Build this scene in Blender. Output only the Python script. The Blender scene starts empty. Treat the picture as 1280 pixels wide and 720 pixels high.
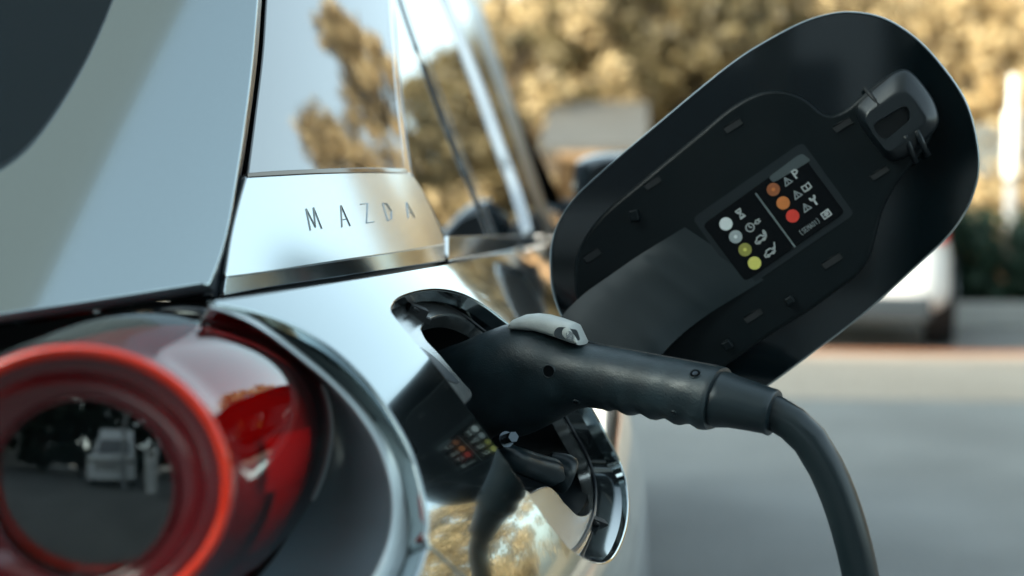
import bpy, bmesh, math, random
from mathutils import Vector, Matrix, geometry, noise
R = math.radians
random.seed(7)
sc = bpy.context.scene
C = sc.collection
H = 1.0                      # eye height above the ground; drawing coordinates are relative to the eye
FPX = 1778.0
YAW = math.atan(170 / 1778 * math.cos(math.atan(110 / 1778)))
PITCH = math.atan(110 / 1778)
FWD = Vector((-math.sin(YAW) * math.cos(PITCH), math.cos(YAW) * math.cos(PITCH), -math.sin(PITCH)))
RGT = Vector((math.cos(YAW), math.sin(YAW), 0))
UPV = RGT.cross(FWD)


def ray(px, py):
    d = FWD + RGT * ((px - 640) / FPX) + UPV * ((360 - py) / FPX)
    return d / d.y


def at(px, py, y):
    return ray(px, py) * y


# ------------------------------------------------------------------ scene graph helpers
ROOTOFF = {}


def tag(o, label=None, cat=None, group=None, kind=None):
    if label: o['label'] = label
    if cat: o['category'] = cat
    if group: o['group'] = group
    if kind: o['kind'] = kind
    return o


def thing(name, label, cat, loc=(0, 0, 0), rz=0, group=None):
    o = bpy.data.objects.new(name, None)
    C.objects.link(o)
    o.empty_display_size = .1
    o.location = loc
    o.rotation_euler.z = rz
    ROOTOFF[o.name] = (Vector(loc), rz)
    return tag(o, label, cat, group)


class MB:
    """collects geometry, links it as ONE mesh object"""

    def __init__(s):
        s.v = []; s.f = []; s.n = []; s.m = []; s.mi = 0; s.cn = True

    def add(s, vs, fs, ns=None):
        b = len(s.v)
        s.v += [Vector(p) for p in vs]
        s.f += [[i + b for i in f] for f in fs]
        s.m += [s.mi] * len(fs)
        if ns is None: s.cn = False; s.n += [Vector((0, 0, 1))] * len(vs)
        else: s.n += [Vector(q) for q in ns]
        return s

    def build(s, name, mat, parent=None, smooth=True, rel=True, bevel=0, sub=0, autos=None, label=None, local=False):
        me = bpy.data.meshes.new(name)
        off = Vector((0, 0, H)) if rel else Vector((0, 0, 0))
        root = parent
        while root is not None and root.parent is not None: root = root.parent
        vs = [p + off for p in s.v]
        if root is not None and not local:
            L, rz = ROOTOFF.get(root.name, (Vector((0, 0, 0)), 0))
            M = Matrix.Rotation(-rz, 3, 'Z')
            vs = [M @ (p - L) for p in vs]
        me.from_pydata([tuple(p) for p in vs], [], s.f)
        mats = mat if isinstance(mat, (list, tuple)) else [mat]
        for m in mats: me.materials.append(m)
        for p, k in zip(me.polygons, s.m):
            p.use_smooth = smooth
            p.material_index = k
        me.validate()
        me.update()
        if s.cn and s.n and len(me.vertices) == len(s.n):
            me.normals_split_custom_set_from_vertices([tuple(q.normalized()) for q in s.n])
        elif smooth and autos is not None:
            bm = bmesh.new(); bm.from_mesh(me)
            bmesh.ops.remove_doubles(bm, verts=bm.verts, dist=1e-5)
            bmesh.ops.recalc_face_normals(bm, faces=bm.faces)
            for e in bm.edges:
                if len(e.link_faces) == 2 and e.calc_face_angle(0) > R(autos): e.smooth = False
            bm.to_mesh(me); bm.free()
        o = bpy.data.objects.new(name, me)
        C.objects.link(o)
        if parent is not None: o.parent = parent
        if bevel:
            b = o.modifiers.new('bevel', 'BEVEL'); b.width = bevel; b.segments = 3; b.limit_method = 'ANGLE'; b.angle_limit = R(35)
            b.harden_normals = False
        if sub:
            b = o.modifiers.new('sub', 'SUBSURF'); b.levels = sub; b.render_levels = sub
        if label: o['label'] = label
        return o


def cr(pts, step, closed=False):
    """Catmull-Rom through points (any dimension), resampled at about step"""
    P = [Vector(p) for p in pts]
    n = len(P)
    out = []
    rng = n if closed else n - 1
    for i in range(rng):
        p1, p2 = P[i], P[(i + 1) % n]
        p0 = P[(i - 1) % n] if (closed or i > 0) else p1 * 2 - p2
        p3 = P[(i + 2) % n] if (closed or i < n - 2) else p2 * 2 - p1
        k = max(1, int((p2 - p1).length / step + .5))
        # centripetal-ish tangents
        d01 = max((p1 - p0).length, 1e-9) ** .5; d12 = max((p2 - p1).length, 1e-9) ** .5; d23 = max((p3 - p2).length, 1e-9) ** .5
        m1 = (p1 - p0) / d01 - (p2 - p0) / (d01 + d12) + (p2 - p1) / d12
        m2 = (p2 - p1) / d12 - (p3 - p1) / (d12 + d23) + (p3 - p2) / d23
        m1 = m1 * d12; m2 = m2 * d12
        for j in range(k):
            t = j / k
            t2, t3 = t * t, t * t * t
            out.append(p1 * (2 * t3 - 3 * t2 + 1) + m1 * (t3 - 2 * t2 + t) + p2 * (-2 * t3 + 3 * t2) + m2 * (t3 - t2))
    if not closed: out.append(P[-1])
    return out


def segs(step, *ss):
    """closed loop from open smooth pieces that share end points"""
    out = []
    for s in ss:
        q = cr(s, step)
        if out and (Vector(q[0]) - out[-1]).length < 1e-6: q = q[1:]
        out += q
    if (out[0] - out[-1]).length < 1e-6: out.pop()
    return out


def area2(l):
    return .5 * sum(l[i][0] * l[(i + 1) % len(l)][1] - l[(i + 1) % len(l)][0] * l[i][1] for i in range(len(l)))


def inside(p, l):
    r = False
    x, y = p[0], p[1]
    j = len(l) - 1
    for i in range(len(l)):
        yi, yj = l[i][1], l[j][1]
        if (yi > y) != (yj > y) and x < (l[j][0] - l[i][0]) * (y - yi) / (yj - yi) + l[i][0]: r = not r
        j = i
    return r


def resample(l, step, closed=True):
    P = [Vector((p[0], p[1])) for p in l]
    if closed: P = P + [P[0]]
    out = []
    acc = 0
    for i in range(len(P) - 1):
        d = (P[i + 1] - P[i]).length
        if d < 1e-9: continue
        k = max(1, int(d / step))
        for j in range(k): out.append(P[i].lerp(P[i + 1], j / k))
    res = [out[0]]
    for p in out[1:]:
        if (p - res[-1]).length > step * .3: res.append(p)
    if (res[-1] - res[0]).length < step * .3: res.pop()
    return res


def smooth_loop(l, it=2):
    for _ in range(it):
        n = len(l)
        l = [(l[i - 1] + l[i] * 2 + l[(i + 1) % n]) / 4 for i in range(n)]
    return l


def patch(mb, surf, outer, holes=(), step=.008, r=.0012, depth=.008, flange=True, ends=True):
    """mesh of surf(u,v)->(p,n) inside a loop, with true normals and a rolled edge"""
    loops = []
    for k, l in enumerate([outer] + list(holes)):
        l = resample(l, step)
        if (area2(l) > 0) != (k == 0): l = l[::-1]
        loops.append(l)
    pts = []; edges = []
    for l in loops:
        b = len(pts); n = len(l)
        pts += l
        edges += [(b + i, b + (i + 1) % n) for i in range(n)]
    allb = list(pts)
    cell = {}
    for p in allb: cell.setdefault((int(p.x // step), int(p.y // step)), []).append(p)
    xs = [p.x for p in loops[0]]; ys = [p.y for p in loops[0]]
    y = min(ys) + step * .5; row = 0
    while y < max(ys):
        x = min(xs) + (step * .5 if row % 2 else 0)
        while x < max(xs):
            q = Vector((x, y))
            ci, cj = int(x // step), int(y // step)
            ok = True
            for a in (-1, 0, 1):
                for b in (-1, 0, 1):
                    for p in cell.get((ci + a, cj + b), ()):
                        if (p - q).length < step * .55: ok = False
            if ok and inside(q, loops[0]) and not any(inside(q, h) for h in loops[1:]): pts.append(q)
            x += step
        y += step * .87; row += 1
    vs, es, fs, _, _, _ = geometry.delaunay_2d_cdt(pts, edges, [], 0, 1e-7)
    keep = []
    for f in fs:
        c = sum((vs[i] for i in f), Vector((0, 0))) / len(f)
        if inside(c, loops[0]) and not any(inside(c, h) for h in loops[1:]): keep.append(list(f))
    V = []; N = []
    for q in vs:
        p, n = surf(q[0], q[1]); V.append(p); N.append(n)
    mb.add(V, keep, N)
    if flange:
        for l in loops:
            n_ = len(l)
            PN = [surf(q[0], q[1]) for q in l]
            VV = []; NN = []
            for i in range(n_):
                p, n = PN[i]
                t = (PN[(i + 1) % n_][0] - PN[i - 1][0]).normalized()
                o = t.cross(n).normalized()
                for ang in (0, 30, 60, 90):
                    a = R(ang)
                    VV.append(p + o * r * math.sin(a) - n * r * (1 - math.cos(a)))
                    NN.append(n * math.cos(a) + o * math.sin(a))
                VV.append(p + o * r - n * (r + depth)); NN.append(o)
            F = []
            for i in range(n_):
                j = (i + 1) % n_
                for k in range(4): F.append([i * 5 + k, i * 5 + k + 1, j * 5 + k + 1, j * 5 + k])
            mb.add(VV, F, NN)
    return mb


def loft(mb, rings, closed=True, cap0=False, cap1=False):
    n = len(rings[0])
    V = [p for r_ in rings for p in r_]
    F = []
    for k in range(len(rings) - 1):
        for i in range(n if closed else n - 1):
            j = (i + 1) % n
            F.append([k * n + i, k * n + j, (k + 1) * n + j, (k + 1) * n + i])
    if cap0: F.append(list(range(n))[::-1])
    if cap1: F.append([(len(rings) - 1) * n + i for i in range(n)])
    mb.add(V, F)
    return mb


def tube(mb, path, rad, n=20, caps=True):
    P = [Vector(p) for p in path]
    rings = []
    up = Vector((0, 0, 1))
    t0 = (P[1] - P[0]).normalized()
    if abs(t0.dot(up)) > .9: up = Vector((0, 1, 0))
    x = t0.cross(up).normalized()
    for i, p in enumerate(P):
        t = (P[min(i + 1, len(P) - 1)] - P[max(i - 1, 0)]).normalized()
        x = (x - t * x.dot(t)).normalized()
        y = t.cross(x)
        r_ = rad[i] if isinstance(rad, (list, tuple)) else rad
        rings.append([p + (x * math.cos(2 * math.pi * k / n) + y * math.sin(2 * math.pi * k / n)) * r_ for k in range(n)])
    loft(mb, rings, True, caps, caps)
    return mb


def box(mb, c, s, rot=None):
    c = Vector(c); hx, hy, hz = s[0] / 2, s[1] / 2, s[2] / 2
    V = [Vector((x, y, z)) for x in (-hx, hx) for y in (-hy, hy) for z in (-hz, hz)]
    if rot is not None: V = [rot @ v for v in V]
    mb.add([c + v for v in V], [[0, 1, 3, 2], [4, 6, 7, 5], [0, 4, 5, 1], [2, 3, 7, 6], [0, 2, 6, 4], [1, 5, 7, 3]])
    return mb


def prism(mb, loop, n, depth):
    """flat closed 3D loop extruded by depth along -n (n faces the viewer)"""
    k = len(loop)
    V = [Vector(p) for p in loop] + [Vector(p) - n * depth for p in loop]
    F = [list(range(k)), [2 * k - 1 - i for i in range(k)]]
    for i in range(k):
        j = (i + 1) % k
        F.append([i, i + k, j + k, j])
    mb.add(V, F)
    return mb


# ------------------------------------------------------------------ materials
def mat(name, col, rough=.5, metal=0., coat=0., coatr=.03, noise_amt=0., nscale=20., bump=0., bscale=200., spec=.5, roughvar=0., rscale=30., ior=1.5):
    m = bpy.data.materials.new(name)
    m.use_nodes = True
    nt = m.node_tree
    b = nt.nodes['Principled BSDF']
    b.inputs['Base Color'].default_value = (*col, 1)
    b.inputs['Roughness'].default_value = rough
    b.inputs['Metallic'].default_value = metal
    b.inputs['Coat Weight'].default_value = coat
    b.inputs['Coat Roughness'].default_value = coatr
    b.inputs['Specular IOR Level'].default_value = spec
    b.inputs['IOR'].default_value = ior
    tc = nt.nodes.new('ShaderNodeTexCoord')
    if noise_amt:
        n = nt.nodes.new('ShaderNodeTexNoise'); n.inputs['Scale'].default_value = nscale; n.inputs['Detail'].default_value = 6
        nt.links.new(tc.outputs['Object'], n.inputs['Vector'])
        r_ = nt.nodes.new('ShaderNodeValToRGB')
        r_.color_ramp.elements[0].position = .3; r_.color_ramp.elements[1].position = .7
        r_.color_ramp.elements[0].color = (*[c * (1 - noise_amt) for c in col], 1)
        r_.color_ramp.elements[1].color = (*[min(1, c * (1 + noise_amt)) for c in col], 1)
        nt.links.new(n.outputs['Fac'], r_.inputs['Fac'])
        nt.links.new(r_.outputs['Color'], b.inputs['Base Color'])
    if roughvar:
        n = nt.nodes.new('ShaderNodeTexNoise'); n.inputs['Scale'].default_value = rscale; n.inputs['Detail'].default_value = 8
        nt.links.new(tc.outputs['Object'], n.inputs['Vector'])
        mr = nt.nodes.new('ShaderNodeMapRange')
        mr.inputs['From Min'].default_value = .35; mr.inputs['From Max'].default_value = .65
        mr.inputs['To Min'].default_value = max(0, rough - roughvar); mr.inputs['To Max'].default_value = rough + roughvar
        nt.links.new(n.outputs['Fac'], mr.inputs['Value'])
        nt.links.new(mr.outputs['Result'], b.inputs['Roughness'])
    if bump:
        n = nt.nodes.new('ShaderNodeTexNoise'); n.inputs['Scale'].default_value = bscale; n.inputs['Detail'].default_value = 3
        nt.links.new(tc.outputs['Object'], n.inputs['Vector'])
        bp = nt.nodes.new('ShaderNodeBump'); bp.inputs['Strength'].default_value = bump; bp.inputs['Distance'].default_value = .001
        nt.links.new(n.outputs['Fac'], bp.inputs['Height'])
        nt.links.new(bp.outputs['Normal'], b.inputs['Normal'])
    return m


def lens_mat(name, tint, rough=.0, ior=1.45, refl=1.0):
    """thin clear or tinted plastic: Fresnel mirror over a tinted see-through layer"""
    m = bpy.data.materials.new(name); m.use_nodes = True
    nt = m.node_tree; nt.nodes.clear()
    out = nt.nodes.new('ShaderNodeOutputMaterial')
    tr = nt.nodes.new('ShaderNodeBsdfTransparent'); tr.inputs['Color'].default_value = (*tint, 1)
    gl = nt.nodes.new('ShaderNodeBsdfGlossy'); gl.inputs['Roughness'].default_value = rough; gl.inputs['Color'].default_value = (refl, refl, refl, 1)
    fr = nt.nodes.new('ShaderNodeFresnel'); fr.inputs['IOR'].default_value = ior
    mx = nt.nodes.new('ShaderNodeMixShader')
    nt.links.new(fr.outputs[0], mx.inputs[0]); nt.links.new(tr.outputs[0], mx.inputs[1]); nt.links.new(gl.outputs[0], mx.inputs[2])
    nt.links.new(mx.outputs[0], out.inputs[0])
    return m


M = {}
M['paint'] = mat('grey metallic paint', (.355, .41, .42), .095, 1., 1., .012, noise_amt=.03, nscale=900)
M['paint_dark'] = mat('dark painted metal', (.035, .048, .055), .25, .3, 1., .02)
M['silver'] = mat('satin silver', (.54, .575, .58), .24, .95, .2, .12)
M['band'] = mat('pale surround paint', (.58, .64, .66), .36, .35, .4, .15)
M['chrome'] = mat('polished trim', (.62, .62, .62), .10, 1.)
M['satin_dark'] = mat('dark satin metal', (.36, .40, .42), .16, 1.)
M['gloss_black'] = mat('piano black', (.010, .012, .014), .04, 0, 1., .0, ior=2.0)
M['glass_dark'] = mat('privacy glass', (.006, .009, .011), .02, 0, 1., .0, ior=2.4)
M['rear_glass'] = mat('rear glass', (.004, .012, .018), .10, 0, .0, .03, ior=1.45)
M['black'] = mat('matt black', (.006, .008, .010), .6)
M['rubber'] = mat('rubber seal', (.008, .012, .017), .35, spec=.5)
M['plastic'] = mat('charger plastic', (.011, .021, .026), .40, bump=.25, bscale=900, roughvar=.10, rscale=70, noise_amt=.45, nscale=45)
M['plastic_scuff'] = mat('cable sleeve', (.010, .019, .024), .34, bump=.1, bscale=500, roughvar=.05, rscale=60)
M['liner'] = mat('flap liner plastic', (.0018, .0050, .0066), .38, spec=.22, bump=.15, bscale=1500, roughvar=.08, rscale=20)
M['liner_lit'] = mat('lit liner plastic', (.006, .013, .016), .38, bump=.1, bscale=1200)  # liner plastic in a lighter copy, light on the arm put into its colour
M['flapskin'] = mat('flap inner paint', (.0018, .0045, .006), .06, 0, 0, .02, spec=.42)
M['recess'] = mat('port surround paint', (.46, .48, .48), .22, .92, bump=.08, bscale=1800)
M['lever'] = mat('grey release lever', (.42, .44, .43), .5, bump=.3, bscale=900, noise_amt=.12, nscale=60)
M['steel'] = mat('bolt steel', (.45, .47, .48), .25, 1.)
M['red_ring'] = mat('red light guide', (.84, .030, .004), .14, 0, .6, .02)
M['red_core'] = mat('dark red lamp body', (.55, .011, .012), .35)
M['red_refl'] = mat('red reflector', (1.0, .03, .012), .4)
M['red_lens'] = lens_mat('red lens', (.72, .05, .05), .0, 1.65)
M['clear_lens'] = lens_mat('clear lens', (.62, .70, .72), .0, 2.1)
M['bowl'] = mat('lamp bowl', (.055, .075, .08), .6, 0.)
M['bezel'] = mat('lamp bezel plastic', (.030, .038, .045), .32, 0, .3, .1)
M['well'] = mat('lamp well plastic', (.15, .20, .225), .40, .0, .2, .2)
M['label_black'] = mat('label film', (.002, .003, .004), .25, spec=.12)
M['label_grey'] = mat('label backing', (.010, .015, .018), .35, spec=.3)
M['ink_white'] = mat('white ink', (.42, .45, .45), .6)
M['ink_line'] = mat('grey ink', (.13, .16, .17), .6)
M['dot_white'] = mat('white dot', (.62, .66, .66), .6)
M['dot_grey'] = mat('grey dot', (.30, .34, .35), .6)
M['dot_lime'] = mat('lime dot', (.62, .58, .13), .6)
M['dot_lime_dim'] = mat('dull lime dot', (.26, .25, .05), .6)
M['dot_orange'] = mat('orange dot', (.52, .16, .035), .6)
M['dot_brown'] = mat('brown dot', (.26, .075, .022), .6)
M['dot_red'] = mat('red dot', (.60, .035, .02), .6)
M['engrave'] = mat('raised letter metal', (.60, .63, .64), .2, 1.)
M['tyre'] = mat('tyre rubber', (.012, .012, .013), .8)
M['alloy'] = mat('alloy rim', (.4, .42, .43), .3, 1.)
M['mirror'] = mat('mirror glass', (.8, .8, .8), .01, 1.)
M['white_paint'] = mat('white car paint', (.80, .82, .83), .35, 0, .8, .03)
M['lamp_red'] = mat('tail lamp red', (.35, .01, .01), .2, 0, 1., .02)
M['plate'] = mat('number plate', (.7, .7, .66), .5)
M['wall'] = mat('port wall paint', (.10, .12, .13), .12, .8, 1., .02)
M['bay'] = mat('bay plastic', (.012, .016, .019), .35)
M['steel_dark'] = mat('dark steel', (.06, .07, .08), .25, 1.)
M['paint_flap'] = mat('flap outer paint', (.20, .25, .27), .30, .85, 1., .02)
M['label_strip'] = mat('label backing strip', (.05, .065, .07), .3)
M['ink_dim'] = mat('dim ink', (.22, .25, .26), .6)
M['latch'] = mat('latch plastic', (.006, .010, .013), .34, bump=.1, bscale=1200)
M['cable'] = mat('cable sheath', (.009, .017, .021), .33, bump=.05, bscale=400, roughvar=.05, rscale=25)
M['red_cone'] = mat('dark red cone', (.10, .005, .008), .18, 0, .6, .03)
M['moulding'] = mat('dark bright moulding', (.16, .14, .12), .12, 1.)
M['hole'] = mat('screw well shade', (.002, .003, .004), .7, spec=.05)


# ------------------------------------------------------------------ the car's skin as smooth surfaces (x right, y forward, z up from eye height)
def spline(P):
    n = len(P); x = [p[0] for p in P]; y = [p[1] for p in P]
    h = [x[i + 1] - x[i] for i in range(n - 1)]
    a = [0] * n; b = [1] * n; c = [0] * n; d = [0] * n
    for i in range(1, n - 1):
        a[i] = h[i - 1]; b[i] = 2 * (h[i - 1] + h[i]); c[i] = h[i]
        d[i] = 6 * ((y[i + 1] - y[i]) / h[i] - (y[i] - y[i - 1]) / h[i - 1])
    for i in range(1, n):
        w = a[i] / b[i - 1]; b[i] -= w * c[i - 1]; d[i] -= w * d[i - 1]
    mm = [0] * n
    mm[-1] = d[-1] / b[-1]
    for i in range(n - 2, -1, -1): mm[i] = (d[i] - c[i] * mm[i + 1]) / b[i]

    def f(t):
        if t <= x[0]: s = (y[1] - y[0]) / h[0] - h[0] * mm[1] / 6; return y[0] + (t - x[0]) * s
        if t >= x[-1]: s = (y[-1] - y[-2]) / h[-1] + h[-1] * mm[-2] / 6; return y[-1] + (t - x[-1]) * s
        i = 0
        while t > x[i + 1]: i += 1
        A = (x[i + 1] - t) / h[i]; B = 1 - A
        return A * y[i] + B * y[i + 1] + ((A ** 3 - A) * mm[i] + (B ** 3 - B) * mm[i + 1]) * h[i] ** 2 / 6
    return f


def sp(t, e=.1): return .5 * (t + math.sqrt(t * t + e * e))
def sstep(a, b, t):
    t = min(1, max(0, (t - a) / (b - a))); return t * t * t * (t * (t * 6 - 15) + 10)


PROF = spline([(-.78, -.075), (-.62, -.03), (-.45, -.002), (-.34, .003), (-.25, .001), (-.19, -.016), (-.14, -.041), (-.10, -.075), (-.065, -.113), (-.03, -.158), (.0, -.20)])


def Fx(y, z):
    return PROF(z) - .50 * sp(1.0 - y) ** 2 - .034 * sstep(1.05, 2.1, y) - .16 * sp(y - 4.1, .3) ** 2


def Gx(y, z):
    return -.165 - .40 * (z + .03) - .12 * sp(z - .1, .2) ** 2 - 1.05 * sp(1.05 - y) ** 2


def Qx(y, z):
    return -.166 + .20 * (y - 1.1) - .40 * (z + .03) - .12 * sp(z - .1, .2) ** 2 - .10 * (y - 1.1) ** 2


def Ty(x, z):
    return .575 + 1.5 * sp(x + .5, .08) ** 2 + .70 * (z + .05) + .02 * (x + .91) ** 2


def grad_surf(kind, fn, off=0.):
    e = 5e-4
    if kind == 'x':
        def s(u, v):
            n = Vector((1, -(fn(u + e, v) - fn(u - e, v)) / (2 * e), -(fn(u, v + e) - fn(u, v - e)) / (2 * e))).normalized()
            return Vector((fn(u, v), u, v)) + n * off, n
    else:
        def s(u, v):
            n = Vector(((fn(u + e, v) - fn(u - e, v)) / (2 * e), -1, (fn(u, v + e) - fn(u, v - e)) / (2 * e))).normalized()
            return Vector((u, fn(u, v), v)) + n * off, n
    return s


def hit_x(fn, px, py, off=0., t0=.35, t1=5.):
    r_ = ray(px, py)
    g = lambda t: r_.x * t - fn(t, r_.z * t) - off
    t = t0; best = None
    last = g(t)
    while t < t1:
        t += .01
        v = g(t)
        if v < 0 <= last:
            a, b = t - .01, t
            for _ in range(30):
                m = (a + b) / 2
                if g(m) > 0: a = m
                else: b = m
            return Vector((a, r_.z * a))
        if best is None or v < best[0]: best = (v, t)
        last = v
    return Vector((best[1], r_.z * best[1]))


def hit_y(fn, px, py, off=0.):
    r_ = ray(px, py)
    g = lambda t: fn(r_.x * t, r_.z * t) + off - t
    a, b = .2, 3.
    for _ in range(50):
        m = (a + b) / 2
        if g(m) > 0: a = m
        else: b = m
    return Vector((r_.x * a, r_.z * a))


def on_x(fn, loop, off=0.): return [hit_x(fn, p[0], p[1], off) for p in loop]
def on_y(fn, loop, off=0.): return [hit_y(fn, p[0], p[1], off) for p in loop]


S_body = grad_surf('x', Fx)
S_core = grad_surf('x', Fx, -.016)
S_glass = grad_surf('x', Gx)
S_gate = grad_surf('y', Ty)

HOLE_PX = [(485, 384), (492, 373), (513, 364), (544, 359.5), (576, 365), (604, 380), (637, 405), (680, 439), (715, 475), (740, 509), (757, 540), (776, 577), (786, 615), (786, 651), (777, 683), (765, 702), (751, 707), (735, 702), (713, 687), (687, 657), (660, 617), (618, 556), (579, 503), (544, 457), (518, 426), (495, 399)]
hole = on_x(Fx, cr(HOLE_PX, 4, True))
hole = smooth_loop(resample(hole, .004), 6)
BEZ_C = [(262, 377), (300, 383), (340, 394), (380, 411), (422, 438), (460, 475), (492, 520), (515, 563), (529, 610), (536, 650), (534, 676)]
bezC = on_x(Fx, cr(BEZ_C, 6))
top_px = cr([(272, 376.5), (300, 373.5), (400, 358), (480, 345), (560, 331), (625, 319), (690, 307)], 6)
belt = on_x(Fx, top_px)
belt = [p for p in belt if p.x < 1.5]

# ------------------------------------------------------------------ THE CAR
car = thing('electric_car', 'grey electric car seen close from behind, charging with its round-ended flap open', 'car', (-.91, 2.5, 0))


def mirrored(src, name, parent):
    o = src.copy(); o.data = src.data.copy(); C.objects.link(o); o.name = name; o.parent = parent
    me = o.data
    bm = bmesh.new(); bm.from_mesh(me)
    for v in bm.verts: v.co.x = -v.co.x
    bmesh.ops.reverse_faces(bm, faces=bm.faces)
    bm.to_mesh(me); bm.free()
    return o


def zb(y): return -.047 - .010 * (y - 1.0) if y > 1 else -.047


def arc(cx, cz, r_, a0, a1, n=40): return [Vector((cx + r_ * math.cos(R(a0 + (a1 - a0) * i / n)), cz + r_ * math.sin(R(a0 + (a1 - a0) * i / n)))) for i in range(n + 1)]


def lin(a, b, n=12): return [Vector(a).lerp(Vector(b), i / n) for i in range(n + 1)]


WY, WZ, WR = 1.22, -.665, .345
FWY = 3.88
# rear quarter panel with the port hole
belt_end = belt[-1]
seam_px = cr([(536, 679), (543, 685), (560, 700), (581, 719), (612, 750), (640, 776)], 5)
seam = on_x(Fx, seam_px)
a_r = arc(WY, WZ + .02, .375, -14, 118)
out = list(belt) + lin(belt_end, (1.66, zb(1.66)))[1:] + lin((1.66, zb(1.66)), (1.70, -.70))[1:] + lin((1.70, -.70), a_r[0])[1:] + a_r[1:] + lin(a_r[-1], seam[-1])[1:] + seam[::-1][1:] + bezC[::-1][:-1]
mb = MB(); patch(mb, S_body, out, [hole], .007, .0016, .008)
qp = mb.build('quarter_panel', M['paint'], car)
mirrored(qp, 'quarter_panel', car)
# dark inner shell behind every gap
hole_big = [Vector((.885, -.137)) + (p - Vector((.885, -.137))) * 1.06 for p in hole]
core_out = lin((.735, -.06), (1.0, -.055)) + lin((1.0, -.055), (4.6, -.095), 40)[1:] + lin((4.6, -.095), (4.6, -.72))[1:] + lin((4.6, -.72), (.70, -.72), 40)[1:] + lin((.70, -.72), (.70, -.35))[1:] + lin((.70, -.35), (.80, -.25))[1:] + lin((.80, -.25), (.75, -.17))[1:]
mb = MB(); patch(mb, S_core, core_out, [hole_big, arc(WY, WZ + .02, .36, 0, 352), arc(FWY, WZ + .02, .36, 0, 352)], .03, flange=False)
inner = mb.build('inner_shell', M['black'], car)
# doors and front wing
for nm, y0, y1, hol in (('rear_door', 1.668, 2.10, None), ('front_door', 2.108, 3.32, None), ('front_wing', 3.328, 4.62, FWY)):
    if hol:
        a2 = arc(hol, WZ + .02, .375, -14, 194)
        o2 = lin((y0, zb(y0)), (y1, zb(y1))) + lin((y1, zb(y1)), (y1, -.72))[1:] + lin((y1, -.72), a2[0])[1:] + a2[1:] + lin(a2[-1], (y0 + .03, -.72))[1:] + lin((y0 + .03, -.72), (y0, zb(y0)))[1:-1]
    else:
        o2 = lin((y0, zb(y0)), (y1, zb(y1))) + lin((y1, zb(y1)), (y1 + .03, -.72))[1:] + lin((y1 + .03, -.72), (y0 + .035, -.72))[1:] + lin((y0 + .035, -.72), (y0, zb(y0)))[1:-1]
    mb = MB(); patch(mb, S_body, o2, [], .02, .0016, .008)
    d = mb.build(nm, M['paint'], car)
    if 'door' in nm:
        h = MB(); yy = y0 + .12 if nm == 'rear_door' else y0 + .15
        ring = []
        for k in range(9):
            t = k / 8; y_ = yy + .17 * t; lift = .028 * math.sin(math.pi * t) ** .6
            p = S_body(y_, -.16)[0] + Vector((lift, 0, 0))
            ring.append([p + Vector((math.cos(a) * .006, 0, math.sin(a) * .013)) for a in [i * math.pi / 5 for i in range(10)]])
        loft(h, ring, True, True, True); h.build('handle', M['paint'], d)
    mirrored(d, nm, car)
mb = MB()
o2 = lin((1.60, -.722), (3.50, -.722), 30) + lin((3.50, -.722), (3.46, -.80))[1:] + lin((3.46, -.80), (1.62, -.80), 30)[1:-1]
patch(mb, grad_surf('x', Fx, .004), o2, [], .03); sl = mb.build('sill', M['bezel'], car); mirrored(sl, 'sill', car)

# rear bumper: side and rear face in one sweep
mb = MB()
bump_px = cr([(536, 684), (524, 720), (508, 755), (480, 800)], 6)
bl = on_x(Fx, bump_px)
sm2 = on_x(Fx, [(p[0] - 3, p[1] + 4.5) for p in seam_px[1:]])
a_b = arc(WY, WZ + .02, .375, 121, 196)
o2 = sm2 + lin(sm2[-1], a_b[0])[1:] + a_b[1:] + lin(a_b[-1], (.70, -.74))[1:] + lin((.70, -.74), (.60, -.70))[1:] + lin((.60, -.70), (.58, -.36))[1:] + lin((.58, -.36), bl[-1])[1:] + bl[::-1][1:]
patch(mb, S_body, o2, [], .009, .0016, .008)
bs = mb.build('bumper_side', M['paint'], car); mirrored(bs, 'bumper_side', car)


def By(x, z):
    xx = abs(x + .91)
    return .50 + 1.2 * sp(xx - .50, .1) ** 2 - .05 * math.exp(-((z + .45) / .12) ** 2) + .02 * (z + .3)


o2 = lin((-1.58, -.24), (-.24, -.24), 30) + lin((-.24, -.24), (-.17, -.74))[1:] + lin((-.17, -.74), (-1.65, -.74), 30)[1:] + lin((-1.65, -.74), (-1.58, -.24))[1:-1]
mb = MB(); patch(mb, grad_surf('y', By), o2, [], .03)
mb.build('rear_bumper', M['paint'], car)
mb = MB()
o2 = lin((-1.70, -.06), (-.20, -.06), 30) + lin((-.20, -.06), (-.16, -.25))[1:] + lin((-.16, -.25), (-1.66, -.25), 30)[1:] + lin((-1.66, -.25), (-1.70, -.06))[1:-1]
patch(mb, grad_surf('y', lambda x, z: .80 + .5 * sp(abs(x + .91) - .50, .1) ** 2), o2, [], .03, flange=False)
mb.build('rear_panel', M['black'], car)
mb = MB()
o2 = lin((-1.45, -.075), (-.37, -.075), 30) + lin((-.37, -.075), (-.37, -.232))[1:] + lin((-.37, -.232), (-1.45, -.232), 30)[1:] + lin((-1.45, -.232), (-1.45, -.075))[1:-1]
patch(mb, grad_surf('y', lambda x, z: .585 - .03 * (z + .15) + .02 * (x + .91) ** 2), o2, [], .02)
mb.build('rear_garnish', M['paint'], car)

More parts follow.
